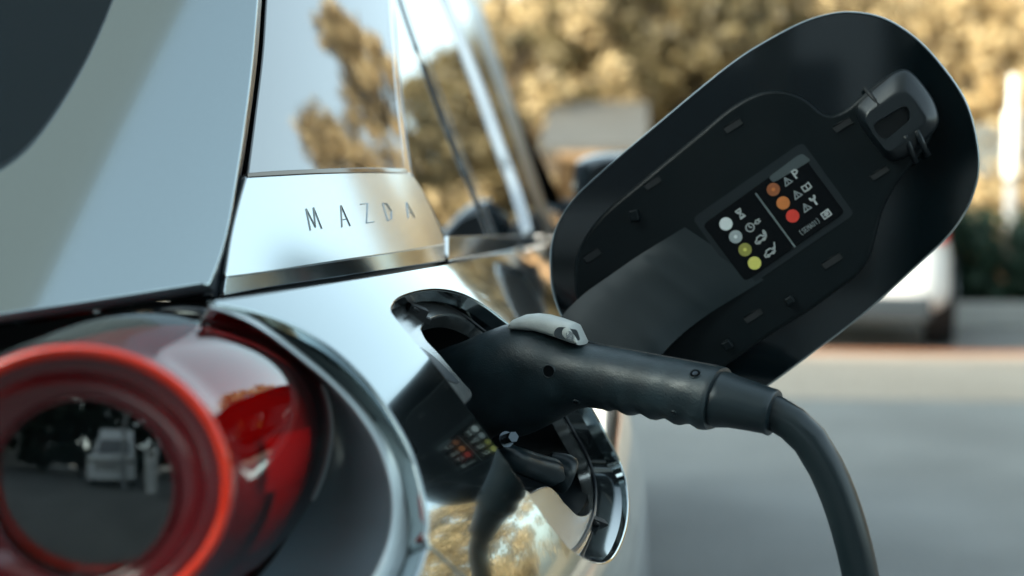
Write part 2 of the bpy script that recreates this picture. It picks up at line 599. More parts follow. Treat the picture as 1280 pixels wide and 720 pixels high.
# ---- tailgate
Tfn = lambda x, z: Ty(-.91 + abs(x + .91), z)
S_gate = grad_surf('y', Tfn)
gate_r = on_y(Tfn, cr([(260, 354), (271, 327), (281, 293), (294, 220), (305, 147), (314, 73), (320, 0), (325, -80), (332, -180), (342, -300)], 8))
gate_b = on_y(Tfn, cr([(-420, 438), (-200, 415), (0, 391), (60, 382), (122, 372.5), (190, 362), (257, 351.5)], 10))
ztop = gate_r[-1].y
mb_r = [Vector((-1.82 - p.x, p.y)) for p in gate_r]
gl = gate_b[0]
out = gate_b + gate_r + lin(gate_r[-1], mb_r[-1], 30)[1:] + mb_r[::-1][1:] + [Vector((-1.82 - p.x, p.y)) for p in gate_b[::-1]] + lin((-1.82 - gl.x, gl.y), gl, 20)[1:-1]
mb = MB(); patch(mb, S_gate, out, [], .011, .002, .012)
gate = mb.build('tailgate', M['paint'], car)
rw_px = [(-500, 300), (-250, 272), (-60, 233), (0, 209), (32, 185), (62, 148), (90, 104), (116, 55), (139, 0), (165, -80), (195, -190)]
rw = on_y(Tfn, cr(rw_px, 8))
out = rw + lin(rw[-1], (-1.82 - rw[-1].x, rw[-1].y), 30)[1:] + [Vector((-1.82 - p.x, p.y)) for p in rw[::-1]][1:] + lin((-1.82 - rw[0].x, rw[0].y), rw[0], 20)[1:-1]
mb = MB(); patch(mb, grad_surf('y', Tfn, .0025), out, [], .012, .0012, .002)
mb.build('rear_window', M['rear_glass'], gate)
# lower lip of the tailgate, turned under
mb = MB()
rows = []
for dx, dy, ddep in ((0, 0.5, .001), (0, 2.5, .0), (1, 9, .002), (2, 13.5, .007), (2, 15, .014)):
    row = []
    for q in cr([(-420, 438), (-200, 415), (0, 391), (60, 382), (122, 372.5), (190, 362), (259, 351)], 12):
        h_ = hit_y(Tfn, q[0] + dx, q[1] + dy)
        p = S_gate(h_.x, h_.y)[0]
        row.append(p + Vector((0, ddep, 0)))
    rows.append(row)
loft(mb, rows, False)
mb.build('tailgate_lip', M['bezel'], gate, autos=60)

# seal in the slot between tailgate and pillar
mb = MB()
A_ = cr([(258, 372), (271, 330), (281, 293), (294, 220), (305, 147), (314, 73), (320, 0), (325, -80), (332, -180)], 8)
B_ = cr([(284, 372), (288, 340), (297, 293), (311, 220), (322, 147), (331, 73), (336, 0), (342, -80), (350, -180)], 8)
nn = min(len(A_), len(B_))
rows = []
for i in range(nn):
    a = A_[int(i * (len(A_) - 1) / (nn - 1))]; b = B_[int(i * (len(B_) - 1) / (nn - 1))]
    h1 = hit_y(Tfn, *a); p = S_gate(h1.x, h1.y)[0]
    h2 = hit_x(Gx, *b); q = S_glass(h2.x, h2.y)[0]
    p = p + Vector((-.008, .012, 0)); q = q + Vector((-.006, .004, 0))
    rr = []
    for k in range(9):
        t = k / 8; m = p.lerp(q, t) + Vector((0, .012 * math.sin(math.pi * t), 0)) - Vector((0, .012, 0)) * math.exp(-((t - .62) / .16) ** 2)
        rr.append(m)
    rows.append(rr)
loft(mb, rows, False)
mb.build('door_seal', M['rubber'], car, autos=80)

# ---- greenhouse
ZTOP = .385
def clip_top(l, z=ZTOP):
    out = []
    for i in range(len(l)):
        a, b = l[i - 1], l[i]
        if (a.y <= z) != (b.y <= z): out.append(a.lerp(b, (z - a.y) / (b.y - a.y)))
        if b.y <= z: out.append(b)
    return out



def gpatch(name, m, pxloop, off, parent, step=.01, r_=.0012, depth=.004, label=None, fn=None):
    fn = fn or Gx
    lo = clip_top(on_x(fn, pxloop, off))
    b = MB(); patch(b, grad_surf('x', fn, off), lo, [], step, r_, depth)
    return b.build(name, m, parent, label=label)


# pillar base trim with raised letters: upper face and lower chamfer
up_l = [(312, 225.5), (303, 258), (294, 297), (286.5, 347)]
trim_top = [(514, 220), (460, 219.5), (400, 221), (350, 223.5), (312, 225.5)]
trim_low = [(286.5, 347), (330, 341.5), (420, 328), (500, 315.5), (557, 306)]
trim_r = [(557, 306), (548, 283), (534, 252), (522, 230), (514, 220)]
trim_px = segs(4, trim_top, up_l, trim_low, trim_r)
trim = gpatch('pillar_trim', M['silver'], trim_px, .004, car, .006, .0018, .006)
cham_px = segs(4, [(286, 349.5), (330, 344), (420, 330.5), (500, 318), (557.5, 308.5)], [(557.5, 308.5), (558, 327)], [(558, 327), (500, 336), (420, 348), (330, 362), (283, 371)], [(283, 371), (286, 349.5)])


def cham_surf(u, v):
    p, n = grad_surf('x', Gx, .0035)(u, v)
    n = (n + Vector((0, 0, -.22))).normalized()
    return p, n


lo = on_x(Gx, cham_px, .0035)
mb = MB(); patch(mb, cham_surf, lo, [], .006, .001, .006); mb.build('trim_chamfer', M['satin_dark'], trim)
# door belt strip carrying on forward
bs_px = segs(4, [(561, 300.5), (600, 299), (650, 298), (682, 297)], [(682, 297), (684, 305)], [(684, 305), (650, 312), (610, 318.5), (561, 326)], [(561, 326), (561, 300.5)])


def strip_surf(u, v):
    p_, n_ = grad_surf('x', Gx, .005)(u, v)
    return p_, (n_ + Vector((0, 0, .22))).normalized()


mb = MB(); patch(mb, strip_surf, on_x(Gx, bs_px, .005), [], .02, .003, .006); mb.build('belt_strip', M['chrome'], car)
# gap filler strip under the trims
fl_px = segs(4, [(276, 369), (420, 346), (558, 324.5), (640, 310), (690, 301)], [(690, 301), (692, 310)], [(692, 310), (625, 322), (560, 334), (480, 348), (400, 361), (270, 381)], [(270, 381), (276, 369)])
gpatch('belt_seal', M['rubber'], fl_px, -.003, car, .02, .001, .01)

LET = {'M': [(0, 0, .12, 1), (.12, 1, .5, .1), (.5, .1, .88, 1), (.88, 1, 1, 0)], 'A': [(0, 0, .5, 1), (.5, 1, 1, 0), (.25, .34, .75, .34)],
       'Z': [(0, 1, .95, 1), (.95, 1, .05, 0), (.05, 0, 1, 0)], 'D': [(.05, 0, .05, 1), (.05, 1, .6, .95), (.6, .95, .95, .5), (.95, .5, .6, .05), (.6, .05, .05, 0)]}
SPOT = [('M', (390, 291), (404, 289), (383, 264), (395, 262)), ('A', (429, 287), (439, 285.5), (423, 260), (432, 259)), ('Z', (459, 281.5), (469, 280), (452, 258), (461, 257)),
        ('D', (485.5, 278.5), (494, 277), (479, 257), (487, 256)), ('A', (511, 275.5), (519, 274.5), (505, 256), (512.5, 255.3))]
St = grad_surf('x', Gx, .0042)
for ch, bl_, br_, tl_, tr_ in SPOT:
    mb = MB()

    def lp(u, v):
        a = Vector(bl_).lerp(Vector(br_), u); b = Vector(tl_).lerp(Vector(tr_), u)
        q = a.lerp(b, v); h_ = hit_x(Gx, q.x, q.y, .0042)
        return St(h_.x, h_.y)
    for (u0, v0, u1, v1) in LET[ch]:
        p, n = lp(u0, v0); q, _ = lp(u1, v1)
        d = (q - p).normalized(); w = d.cross(n).normalized() * .00036
        n = n * .0006
        V = [p - w, p + w, p + n, q - w, q + w, q + n]
        mb.add(V, [[0, 2, 5, 3], [2, 1, 4, 5], [0, 1, 2], [3, 5, 4]])
    mb.build('raised_letter', M['engrave'], trim, smooth=False)

# gloss black quarter pane above the trim
q_px = segs(5, [(312.5, 222), (350, 219.5), (420, 217), (470, 216), (506, 216.5)], [(506, 216.5), (503, 190), (497, 140), (491, 80), (486, 20), (484, -60), (487, -180), (494, -320)], [(494, -320), (355, -320)], [(355, -320), (344, -160), (338, -40), (335, 10), (331, 70), (322, 147), (312.5, 222)])
gpatch('quarter_pane', M['gloss_black'], q_px, .003, car, .014, .0015, .004, fn=Qx)
ch_px = segs(5, [(506, 217), (514, 218)], [(514, 218), (509, 190), (503, 140), (497, 80), (492, 20), (490, -60), (493, -180), (500, -320)], [(500, -320), (495, -320)], [(495, -320), (488, -180), (485, -60), (487.5, 20), (492.5, 80), (498.5, 140), (504, 190), (506, 217)])
gpatch('pane_edge', M['chrome'], ch_px, .001, car, .014, .002, .004, fn=Qx)
# bright sliver between pane and trim
sl_px = segs(4, [(313, 220.6), (350, 217.6), (420, 214.6), (470, 213.6), (509, 214.5)], [(509, 214.5), (511, 218.2)], [(511, 218.2), (460, 218), (400, 219.4), (350, 222), (313, 224.2)], [(313, 224.2), (313, 220.6)])
gpatch('pane_moulding', M['moulding'], sl_px, .0048, car, .006, .0006, .006)
# side glass: rear quarter light, then door glass, with the slim pillar between
g1 = segs(5, [(515, 217), (530, 240), (545, 270), (558, 299)], [(558, 299), (616, 297)], [(616, 297), (598, 250), (575, 195), (548, 125), (520, 50), (503, 0), (492, -40), (469, -125)], [(469, -125), (480, -60), (494, 20), (499, 80), (505, 140), (511, 190), (515, 217)])
gpatch('quarter_light', M['glass_dark'], g1, .0, car, .02, .001, .004)
g2 = segs(5, [(621, 297), (668, 296)], [(668, 296), (652, 240), (630, 180), (605, 110), (580, 45), (562, 0), (545, -45), (515, -125)], [(515, -125), (473, -125)], [(473, -125), (496, -45), (510, 0), (527, 50), (555, 125), (581, 195), (604, 250), (621, 297)])
gpatch('door_glass', M['glass_dark'], g2, .0, car, .02, .001, .004)
p1 = segs(5, [(616, 297), (620, 297)], [(620, 297), (603, 250), (580, 195), (553.5, 125), (525.5, 50), (508.5, 0), (496, -45), (473, -125)], [(473, -125), (467, -125)], [(467, -125), (490, -45), (503, 0), (520, 50), (548, 125), (575, 195), (598, 250), (616, 297)])
gpatch('slim_pillar', M['glass_dark'], p1, .003, car, .02, .001, .006)
f1 = segs(5, [(668, 296), (680, 295)], [(680, 295), (660, 235), (637, 160), (610, 80), (580, 0), (562, -45), (531, -125)], [(531, -125), (515, -125)], [(515, -125), (545, -45), (562, 0), (580, 45), (605, 110), (630, 180), (652, 240), (668, 296)])
gpatch('window_frame', M['chrome'], f1, .008, car, .03, .004, .01)
f2 = segs(5, [(680, 295), (696, 297)], [(696, 297), (672, 225), (645, 140), (620, 65), (598, 0), (584, -45), (560, -125)], [(560, -125), (531, -125)], [(531, -125), (562, -45), (580, 0), (610, 80), (637, 160), (660, 235), (680, 295)])
gpatch('windscreen_pillar', M['bezel'], f2, .004, car, .03, .006, .02)

# roof, windscreen, bonnet (close the car towards the front)
ZR = .40
def roofrow(y, z0, rise, inset=0.0):
    x0 = Gx(max(y, 1.2), z0) - inset
    x1 = -1.82 - x0
    return [Vector((x0 + (x1 - x0) * t, y - .12 * (0 if y > 1.5 else (1 - (2 * t - 1) ** 2)) * 1.0, z0 + rise * (1 - abs(2 * t - 1) ** 2.6))) for t in [i / 24 for i in range(25)]]
xg = gate_r[-1].x
row0 = [Vector((xg + (-1.82 - 2 * xg) * i / 24, Tfn(xg + (-1.82 - 2 * xg) * i / 24, ztop) + .004, ztop)) for i in range(25)]
mb = MB(); loft(mb, [row0] + [roofrow(y, z0, rs_) for y, z0, rs_ in ((1.25, .388, .075), (1.5, .392, .095), (1.8, .395, .10), (2.1, .395, .10), (2.35, .385, .10))], False)
mb.build('roof', M['paint'], car)
mb = MB(); loft(mb, [roofrow(y, z0, rs, .0) for y, z0, rs in ((2.36, .38, .10), (2.6, .24, .12), (2.85, .07, .13), (2.98, -.04, .13))], False)
mb.build('windscreen', M['glass_dark'], car)
mb = MB()
rows = []
for y, rs in ((2.98, .10), (3.4, .10), (3.9, .08), (4.4, .03), (4.62, -.05), (4.75, -.20), (4.78, -.45), (4.72, -.72)):
    zz = zb(min(y, 4.62)) if y <= 4.62 else rs - .06
    x0 = Fx(min(y, 4.6), min(zz, -.06)) - (.0 if y < 4.65 else .12)
    rows.append([Vector((x0 + (-1.82 - 2 * x0) * t, y - (.12 if y > 4.5 else 0) * abs(2 * t - 1) ** 3, zz + max(rs, 0) * (1 - abs(2 * t - 1) ** 3))) for t in [i / 24 for i in range(25)]])
loft(mb, rows, False); mb.build('bonnet', M['paint'], car, autos=50)
mb = MB()
o2 = lin((.93, -.06), (2.25, -.07), 20) + lin((2.25, -.07), (2.05, .37))[1:] + lin((2.05, .37), (1.02, .37), 16)[1:] + lin((1.02, .37), (.93, -.06))[1:-1]
patch(mb, grad_surf('x', Gx, -.06), o2, [], .05, flange=False)
cs = mb.build('cabin_lining', M['black'], car); mirrored(cs, 'cabin_lining', car)
# left side glass, simple
mb = MB()
o2 = lin((1.0, -.04), (2.5, -.05), 20) + lin((2.5, -.05), (2.05, .40))[1:] + lin((2.05, .40), (1.05, .40))[1:] + lin((1.05, .40), (1.0, -.04))[1:-1]
patch(mb, grad_surf('x', Gx), o2, [], .04)
q = mb.build('side_glass', M['glass_dark'], car); q2 = mirrored(q, 'side_glass', car)
bpy.data.objects.remove(q)
mb = MB(); box(mb, (-.91, 2.6, -.80), (1.5, 3.9, .06)); mb.build('floor_pan', M['black'], car)

# wheels
for (wx, wy) in ((-.13, WY), (-.16, FWY), (-1.69, WY), (-1.66, FWY)):
    s_ = 1 if wx > -.9 else -1
    prof = [(.205, -.10), (.30, -.112), (.335, -.09), (.345, -.05), (.345, .05), (.335, .09), (.30, .112), (.205, .10)]
    mb = MB()
    rings = [[Vector((wx + s_ * (w - .10), wy + rr * math.cos(a), WZ + .01 + rr * math.sin(a))) for rr, w in prof] for a in [i * 2 * math.pi / 48 for i in range(48)]]
    rings.append(rings[0]); loft(mb, rings, False)
    w_ = mb.build('wheel', M['tyre'], car, autos=50)
    mb = MB()
    for k in range(10):
        a = k * 2 * math.pi / 10
        rot = Matrix.Rotation(a, 3, 'X')
        box(mb, Vector((wx, wy, WZ + .01)) + rot @ Vector((s_ * -.02, 0, .125)), (.02, .035, .19), rot)
    rr_ = [[Vector((wx + s_ * x_, wy + r2 * math.cos(a), WZ + .01 + r2 * math.sin(a))) for r2, x_ in ((.0, .0), (.05, .0), (.055, -.03))] for a in [i * 2 * math.pi / 24 for i in range(25)]]
    loft(mb, rr_, False)
    rr_ = [[Vector((wx + s_ * x_, wy + r2 * math.cos(a), WZ + .01 + r2 * math.sin(a))) for r2, x_ in ((.20, .005), (.215, .008), (.215, -.15), (.0, -.15))] for a in [i * 2 * math.pi / 48 for i in range(49)]]
    loft(mb, rr_, False)
    mb.build('rim', M['alloy'], w_, smooth=False)

# side mirror (seen past the edge of the flap)
mb = MB()
cx, cz, cy = -.018, .030, 2.28
rings = []
for k, (sy, sc_) in enumerate(((.0, .72), (.01, .86), (.05, 1.0), (.10, .95), (.15, .75), (.18, .4))):
    ring = []
    for i in range(28):
        a = i * 2 * math.pi / 28
        ca, sa = math.cos(a), math.sin(a)
        e = .55
        ring.append(Vector((cx + .105 * sc_ * math.copysign(abs(ca) ** e, ca), cy + sy, cz + .047 * sc_ * math.copysign(abs(sa) ** e, sa))))
    rings.append(ring)
loft(mb, rings, True, False, True)
mir = mb.build('side_mirror', M['paint_dark'], car, autos=60)
mb = MB(); prism(mb, [p + Vector((0, .004, 0)) for p in rings[0]][::-1], Vector((0, -1, 0)), .004); mb.build('mirror_glass', M['black'], mir, smooth=False)
mb = MB(); tube(mb, [(-.14, 2.34, -.03), (-.09, 2.34, -.02), (-.04, 2.35, .01), (-.01, 2.36, .03)], [.03, .026, .024, .022], 16); mb.build('mirror_arm', M['bezel'], mir)

# ---- round tail lamp
DL = .040
def ell(cx, cy, rx, ry, dep, n=96): return [at(cx + rx * math.cos(2 * math.pi * i / n), cy - ry * math.sin(2 * math.pi * i / n), dep - DL) for i in range(n)]


def byangle(pts, cx, cy, dep, n=96):
    l = cr(pts, 3, True)
    an = sorted(((math.atan2(-(p.y - cy), p.x - cx)) % (2 * math.pi), p) for p in l)
    res = []
    for i in range(n):
        a = 2 * math.pi * i / n
        k = 0
        while k < len(an) and an[k][0] < a: k += 1
        a0, p0 = an[k - 1]; a1, p1 = an[k % len(an)]
        if a1 <= a0: a1 += 2 * math.pi
        aa = a if a >= a0 else a + 2 * math.pi
        t = (aa - a0) / max(a1 - a0, 1e-6)
        q = p0.lerp(p1, t)
        res.append(at(q.x, q.y, dep - DL))
    return res


lampE = MB()
D_PX = [(414, 535), (412, 560), (405, 590), (393, 620), (367, 667), (330, 720), (270, 768), (200, 785), (130, 765), (75, 700), (50, 600), (62, 500), (115, 425), (175, 394), (235, 388), (293, 401), (352, 427), (388, 458), (407, 492)]
base = byangle(D_PX, 235, 575, .735)
front = ell(92, 605, 204, 180, .592)
rows = []
for k in range(11):
    t = k / 10
    bul = math.sin(math.pi * t) * .004
    row = []
    for i in range(96):
        p = base[i].lerp(front[i], t)
        c = (sum(base, Vector((0, 0, 0))) / 96).lerp(sum(front, Vector((0, 0, 0))) / 96, t)
        o_ = (p - c); o_.y = 0; o_.normalize()
        row.append(p + o_ * bul)
    rows.append(row)
rows.append(ell(92, 605, 201, 177, .587)); rows.append(ell(92, 605, 197, 173, .585))
lampE.cn = False
loft(lampE, rows)
lamp = MB(); 
core_rows = []
for k in range(11):
    c = sum(rows[k], Vector((0, 0, 0))) / 96
    core_rows.append([c + (p - c) * .90 + Vector((0, .004, 0)) for p in rows[k]])
loft(lamp, core_rows)
tl = lamp.build('tail_lamp', M['red_core'], car)
lampE.build('outer_lens', M['red_lens'], tl)
mb = MB(); tube(mb, [p + Vector((0, -.0004, 0)) for p in base[22:62]], .0022, 10); mb.build('lens_cover_strip', M['rubber'], tl)  # black strip added to hide the bright reflection along the lens edge
mb = MB(); tube(mb, [base[i % 96] + Vector((.0006, -.0008, 0)) for i in range(74, 110)], .0010, 10); mb.build('lens_edge', M['band'], tl)
# red reflector blocks under the lens on the side that faces the road
for (i0, i1, k0, k1, sc_, mm) in ((86, 94, 2, 6, .955, 'red_refl'), (94, 100, 2, 7, .945, 'red_refl'), (77, 85, 1, 6, .95, 'red_refl')):
    b = MB(); rr_ = []
    for k in range(k0, k1 + 1):
        c = sum(rows[k], Vector((0, 0, 0))) / 96
        rr_.append([c + (rows[k][i % 96] - c) * sc_ for i in range(i0, i1 + 1)])
    loft(b, rr_, False); b.build('reflector', M[mm], tl)
# light-guide ring
mb = MB()
loft(mb, [ell(92, 605, 200, 176, .592), ell(92, 605, 198.5, 174.5, .584), ell(92, 605, 195.5, 171.5, .5805), ell(92, 605, 190.5, 166.5, .5805), ell(92.5, 605.5, 185.5, 161.5, .5835), ell(93, 606, 182, 158, .590)])
mb.build('light_ring', M['red_ring'], tl)
mb = MB()
loft(mb, [ell(93, 606, 184, 160, .588), ell(94, 606.5, 172, 149, .5890), ell(95, 607, 162, 142, .5915), ell(97, 608, 152, 136, .5945), ell(100, 610, 136, 126, .5975), ell(103, 612, 124, 118, .5995), ell(103, 612, 117, 114, .6005), ell(103, 612, 112, 110, .606)])
mb.build('lamp_cone', M['red_cone'], tl)
mb = MB()
loft(mb, [ell(103, 612, 121, 118, .6000), ell(103, 612, 119.5, 116.5, .5985), ell(103, 612, 115, 113, .5985), ell(103, 612, 113, 111, .602)])
mb.build('dome_rim', M['red_cone'], tl)
mb = MB()
dome = [ell(103, 612, 114, 113, .6005)]
for k in range(1, 9):
    s_ = 1 - k / 8
    dome.append(ell(103, 612, max(114 * s_, .5), max(113 * s_, .5), .6005 - .006 * (1 - s_ * s_)))
loft(mb, dome, True, False, True); mb.build('clear_dome', M['clear_lens'], tl)
mb = MB()
bw = []
for k in range(9):
    t = k / 8; s_ = math.cos(t * math.pi / 2)
    bw.append(ell(103 + 5 * t, 612 - 3 * t, max(113 * s_, 1), max(112 * s_, 1), .607 + .016 * math.sin(t * math.pi / 2)))
loft(mb, bw, True, False, True); mb.build('lamp_bowl', M['bowl'], tl)
# surround: rolled panel edge, bright band, dark well
BC = [(262, 377), (287, 379), (346, 409.5), (398, 443), (446, 481), (483, 525.5), (510, 568), (529, 606), (537, 643), (535, 679), (524, 720), (500, 765), (450, 830)]
BB = [(262, 380), (277, 383), (319, 396), (372, 434), (414, 469), (451, 505), (483, 547), (504, 589), (515, 631), (513, 678), (498, 722), (470, 770), (420, 830)]
BA = [(262, 384), (274, 387), (319, 406), (382, 453), (419, 485), (451, 522), (475, 562), (488, 604), (491, 641), (485, 679), (467, 720), (435, 765), (385, 815)]


def rs(pts, n=70):
    l = cr(pts, 2)
    return [l[int(i * (len(l) - 1) / (n - 1))] for i in range(n)]


def hy(p):
    return hit_x(Fx, p.x, p.y).x


rC = [at(p.x, p.y, min(hy(p), .76) + .0012) for p in rs(BC)]
ys = [p.y for p in rC]
rC2 = [at(p.x - 1.5, p.y, ys[i] + .0012) for i, p in enumerate(rs(BC))]
rB = [at(p.x, p.y, ys[i] + .009) for i, p in enumerate(rs(BB))]
rB2 = [at(p.x - 1, p.y, ys[i] + .0088) for i, p in enumerate(rs(BB))]
rA = [at(p.x, p.y, ys[i] - .009) for i, p in enumerate(rs(BA))]
rA2 = [at(p.x - 2.5, p.y + .5, ys[i] - .006) for i, p in enumerate(rs(BA))]
mb = MB(); loft(mb, [rC, rC2, [a.lerp(b, .5) + Vector((-.0015, .002, 0)) for a, b in zip(rC2, rB)], rB], False); lb = mb.build('lamp_surround', M['paint'], car, autos=70)
mb = MB(); loft(mb, [rB2, [a.lerp(b, .5) + Vector((.0008, -.001, .0005)) for a, b in zip(rB2, rA)], rA, rA2], False); mb.build('bright_band', M['band'], lb, autos=50)
inn = [at(p.x, p.y, ys[i] + .034) for i, p in enumerate(rs([(262, 391), (300, 408), (345, 430), (378, 458), (398, 490), (405, 530), (402, 565), (395, 595), (380, 635), (355, 680), (320, 725), (290, 750), (250, 775)]))]
rows = []
for k in range(8):
    t = k / 7
    rows.append([a.lerp(b, t) + Vector((-.004, .012, -.002)) * math.sin(math.pi * t) for a, b in zip(rA2, inn)])
mb = MB(); loft(mb, rows, False); mb.build('lamp_well', M['well'], lb, autos=70)

# ------------------------------------------------------------------ charge port
PD = .022
Fp = lambda y, z: Fx(y, z) - PD
S_plate = grad_surf('x', Fp)
hc = sum(hole, Vector((0, 0))) / len(hole)
hole_in = [hc + (p - hc) * .985 for p in hole]
BAY_PX = [(525, 411), (530, 402), (542, 395), (562, 392), (580, 396), (612, 413), (650, 442), (690, 482), (718, 530), (735, 562), (746, 594), (749, 613), (745, 631), (735, 645), (724, 646), (704, 628)]
bay = on_x(Fp, segs(4, BAY_PX, [(704, 628), (696, 617), (687, 610), (675, 612), (664, 618)], [(664, 618), (640, 598), (612, 562), (592, 530), (577, 506)], [(577, 506), (584, 500), (589, 494), (588, 488)], [(588, 488), (570, 468), (547, 441), (532, 425), (525, 411)]))
pl_loop = resample(hole_in, .004)
mb = MB()
patch(mb, S_plate, pl_loop, [resample(bay, .0035)], .005, .0012, .010)
port = mb.build('charge_port', M['recess'], car)
# wall from the rim down to the plate
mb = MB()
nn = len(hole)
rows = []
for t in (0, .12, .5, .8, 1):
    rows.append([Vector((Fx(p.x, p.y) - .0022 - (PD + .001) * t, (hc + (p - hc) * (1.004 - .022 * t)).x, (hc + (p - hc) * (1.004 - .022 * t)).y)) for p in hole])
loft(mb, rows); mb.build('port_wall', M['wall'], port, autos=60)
# gasket line on the plate along the wall
mb = MB()
gk = [Vector((Fp(*(hc + (p - hc) * .935)) + .0006, *(hc + (p - hc) * .935))) for p in hole]
tube(mb, gk + [gk[0], gk[1]], .0012, 8, False); mb.build('port_gasket', M['rubber'], port)
# dark bay
mb = MB()
bl_ = smooth_loop(resample(bay, .004), 3)
bc = sum(bl_, Vector((0, 0))) / len(bl_)
rows = []
for t in (0.1, .3, 1):
    rows.append([Vector((Fx(q.x, q.y) - PD - .002 - .055 * t, q.x, q.y)) for q in [bc + (p - bc) * (1.0 - .08 * t) for p in bl_]])
loft(mb, rows)
flo = rows[-1]; cen = sum(flo, Vector((0, 0, 0))) / len(flo)
nv = len(mb.v); mb.add([cen] + flo, [[0, i + 1, (i + 1) % len(flo) + 1] for i in range(len(flo))])
mb.build('port_bay', M['bay'], port, autos=40)
# dark patch on the plate beside the plug, a slot's shade put in as colour
mb = MB()
sl = on_x(Fp, cr([(518.5, 433), (530, 437.5), (546, 450), (560, 464), (570, 474), (572.5, 478), (568, 478.5), (556, 473), (540, 461), (526, 447), (519, 437)], 3, True))
patch(mb, grad_surf('x', Fp, .0005), sl, [], .003, .0003, .0008); mb.build('slot_shade_patch', M['bezel'], port)
# bump stops
def peg(px, py, yd, sx, sy):
    b = MB(); c = at(px, py, yd)
    rot = Matrix.Rotation(R(25), 3, 'Y') @ Matrix.Rotation(R(20), 3, 'Z')
    box(b, c, (.012, sx, sy), rot); box(b, c + rot @ Vector((.006, 0, -sy * .2)), (.008, sx * .7, sy * .45), rot)
    tube(b, [c + Vector((0, -.012, .004)), c + Vector((.003, 0, 0)), c + Vector((0, .008, -.012))], .0012, 8)
    b.build('bump_stop', M['black'], port, smooth=False, bevel=.0012)
h_ = hit_x(Fp, 520, 391); peg(520, 391, S_plate(*h_)[0].y - .004, .010, .009)
h_ = hit_x(Fp, 745, 657); peg(745, 656, S_plate(*h_)[0].y - .004, .010, .009)
# hinged inlet cover hanging below the plug
mb = MB()
yA, yB = .875, .905
path = cr([at(622, 564, yA + .02), at(640, 572, yA), at(668, 583, (yA + yB) / 2), at(697, 592, yB)], .004)
rings = []
for i, p in enumerate(path):
    t = i / (len(path) - 1)
    ax = (path[min(i + 1, len(path) - 1)] - path[max(i - 1, 0)]).normalized()
    sx = ax.cross(Vector((0, 1, 0))).normalized(); sy = sx.cross(ax)
    w = .0065 + .0025 * t; w = w * (1 if t < .92 else math.sqrt(max(.05, 1 - ((t - .92) / .085) ** 2)))
    rings.append([p + sx * w * math.copysign(abs(math.cos(a)) ** .7, math.cos(a)) + sy * .008 * math.copysign(abs(math.sin(a)) ** .7, math.sin(a)) for a in [k * 2 * math.pi / 20 for k in range(20)]])
loft(mb, rings, True, True, True)
mb.build('inlet_cover_arm', M['plastic_scuff'], port, autos=60)
mb = MB()
c = at(704, 592, .915); ax = Vector((.85, .12, -.38)).normalized(); sx = ax.cross(Vector((0, 0, 1))).normalized(); sy = sx.cross(ax)
prof = [(.0, .006), (.0105, .006), (.0125, .004), (.013, 0), (.0125, -.004), (.010, -.012), (0.0, -.012)]
rr_ = [[c + ax * h2 + (sx * math.cos(a) + sy * math.sin(a)) * r2 for r2, h2 in prof] for a in [k * 2 * math.pi / 32 for k in range(33)]]
loft(mb, rr_, False); mb.build('inlet_cover', M['plastic_scuff'], port, autos=40)
mb = MB()
c0 = at(622, 553, .87); c1 = at(642, 546, .85)
d = (c1 - c0).normalized()
tube(mb, [c0, c0.lerp(c1, .45)], .0042, 20); tube(mb, [c0.lerp(c1, .46), c0.lerp(c1, .56)], .0050, 20); tube(mb, [c0.lerp(c1, .56), c1], .0034, 6)
mb.build('hinge_bolt', M['steel_dark'], port, autos=30)

# ------------------------------------------------------------------ charge flap (hinged at the front of the port, open)
FP0 = at(960, 250, 1.02)
FN = Vector((-.10, -.985, .03)).normalized()
FU = Vector((0, 0, 1)).cross(FN); FU = (FU - FN * FU.dot(FN)).normalized()
FV = FN.cross(FU)


def fp(px, py, h_=0.):
    r_ = ray(px, py)
    t = (FP0 + FN * h_).dot(FN) / r_.dot(FN)
    q = r_ * t - FP0
    return Vector((q.dot(FU), q.dot(FV)))


def plane(h_, dome=0.):
    return lambda u, v: (FP0 + FU * u + FV * v + FN * h_, FN)


FLAP_PX = [(686, 332), (690, 294), (711, 254), (750, 215), (820, 155), (889, 97.5), (925, 70), (959, 49), (1007, 24.5), (1040, 15), (1063, 13), (1104, 20), (1146, 45.5), (1181, 83), (1209, 125), (1222, 167), (1226, 208), (1216, 250), (1195, 286), (1146, 334), (1077, 396), (1007, 449), (959, 484), (925, 505), (890, 518), (850, 520), (812, 508), (775, 484), (735, 446), (705, 405), (690, 368)]
fl_ = smooth_loop(resample([fp(*p) for p in cr(FLAP_PX, 4, True)], .004), 5)
fc = sum(fl_, Vector((0, 0))) / len(fl_)
# outer skin: shallow painted dish with a rounded rim
mb = MB()
inner_face = [fc + (p - fc) * .985 for p in fl_]
patch(mb, plane(0), inner_face, [], .012, .0005, .001)
flap = mb.build('charge_flap', M['flapskin'], car)
mb = MB()
rows = []
def sc_l(s_, h_): return [FP0 + FU * q.x + FV * q.y + FN * h_ for q in [fc + (p - fc) * s_ for p in fl_]]
for s_, h_ in ((.984, -.0006), (.986, .0006), (.9885, .0012), (.992, .0010), (.996, -.0002), (.9995, -.0030), (1.0, -.006), (.995, -.0095), (.97, -.013), (.9, -.018), (.7, -.024), (.4, -.028), (.1, -.029), (.01, -.029)):
    rows.append(sc_l(s_, h_))
loft(mb, rows, True, False, True)
mb.build('flap_skin', M['paint_flap'], flap, autos=70)
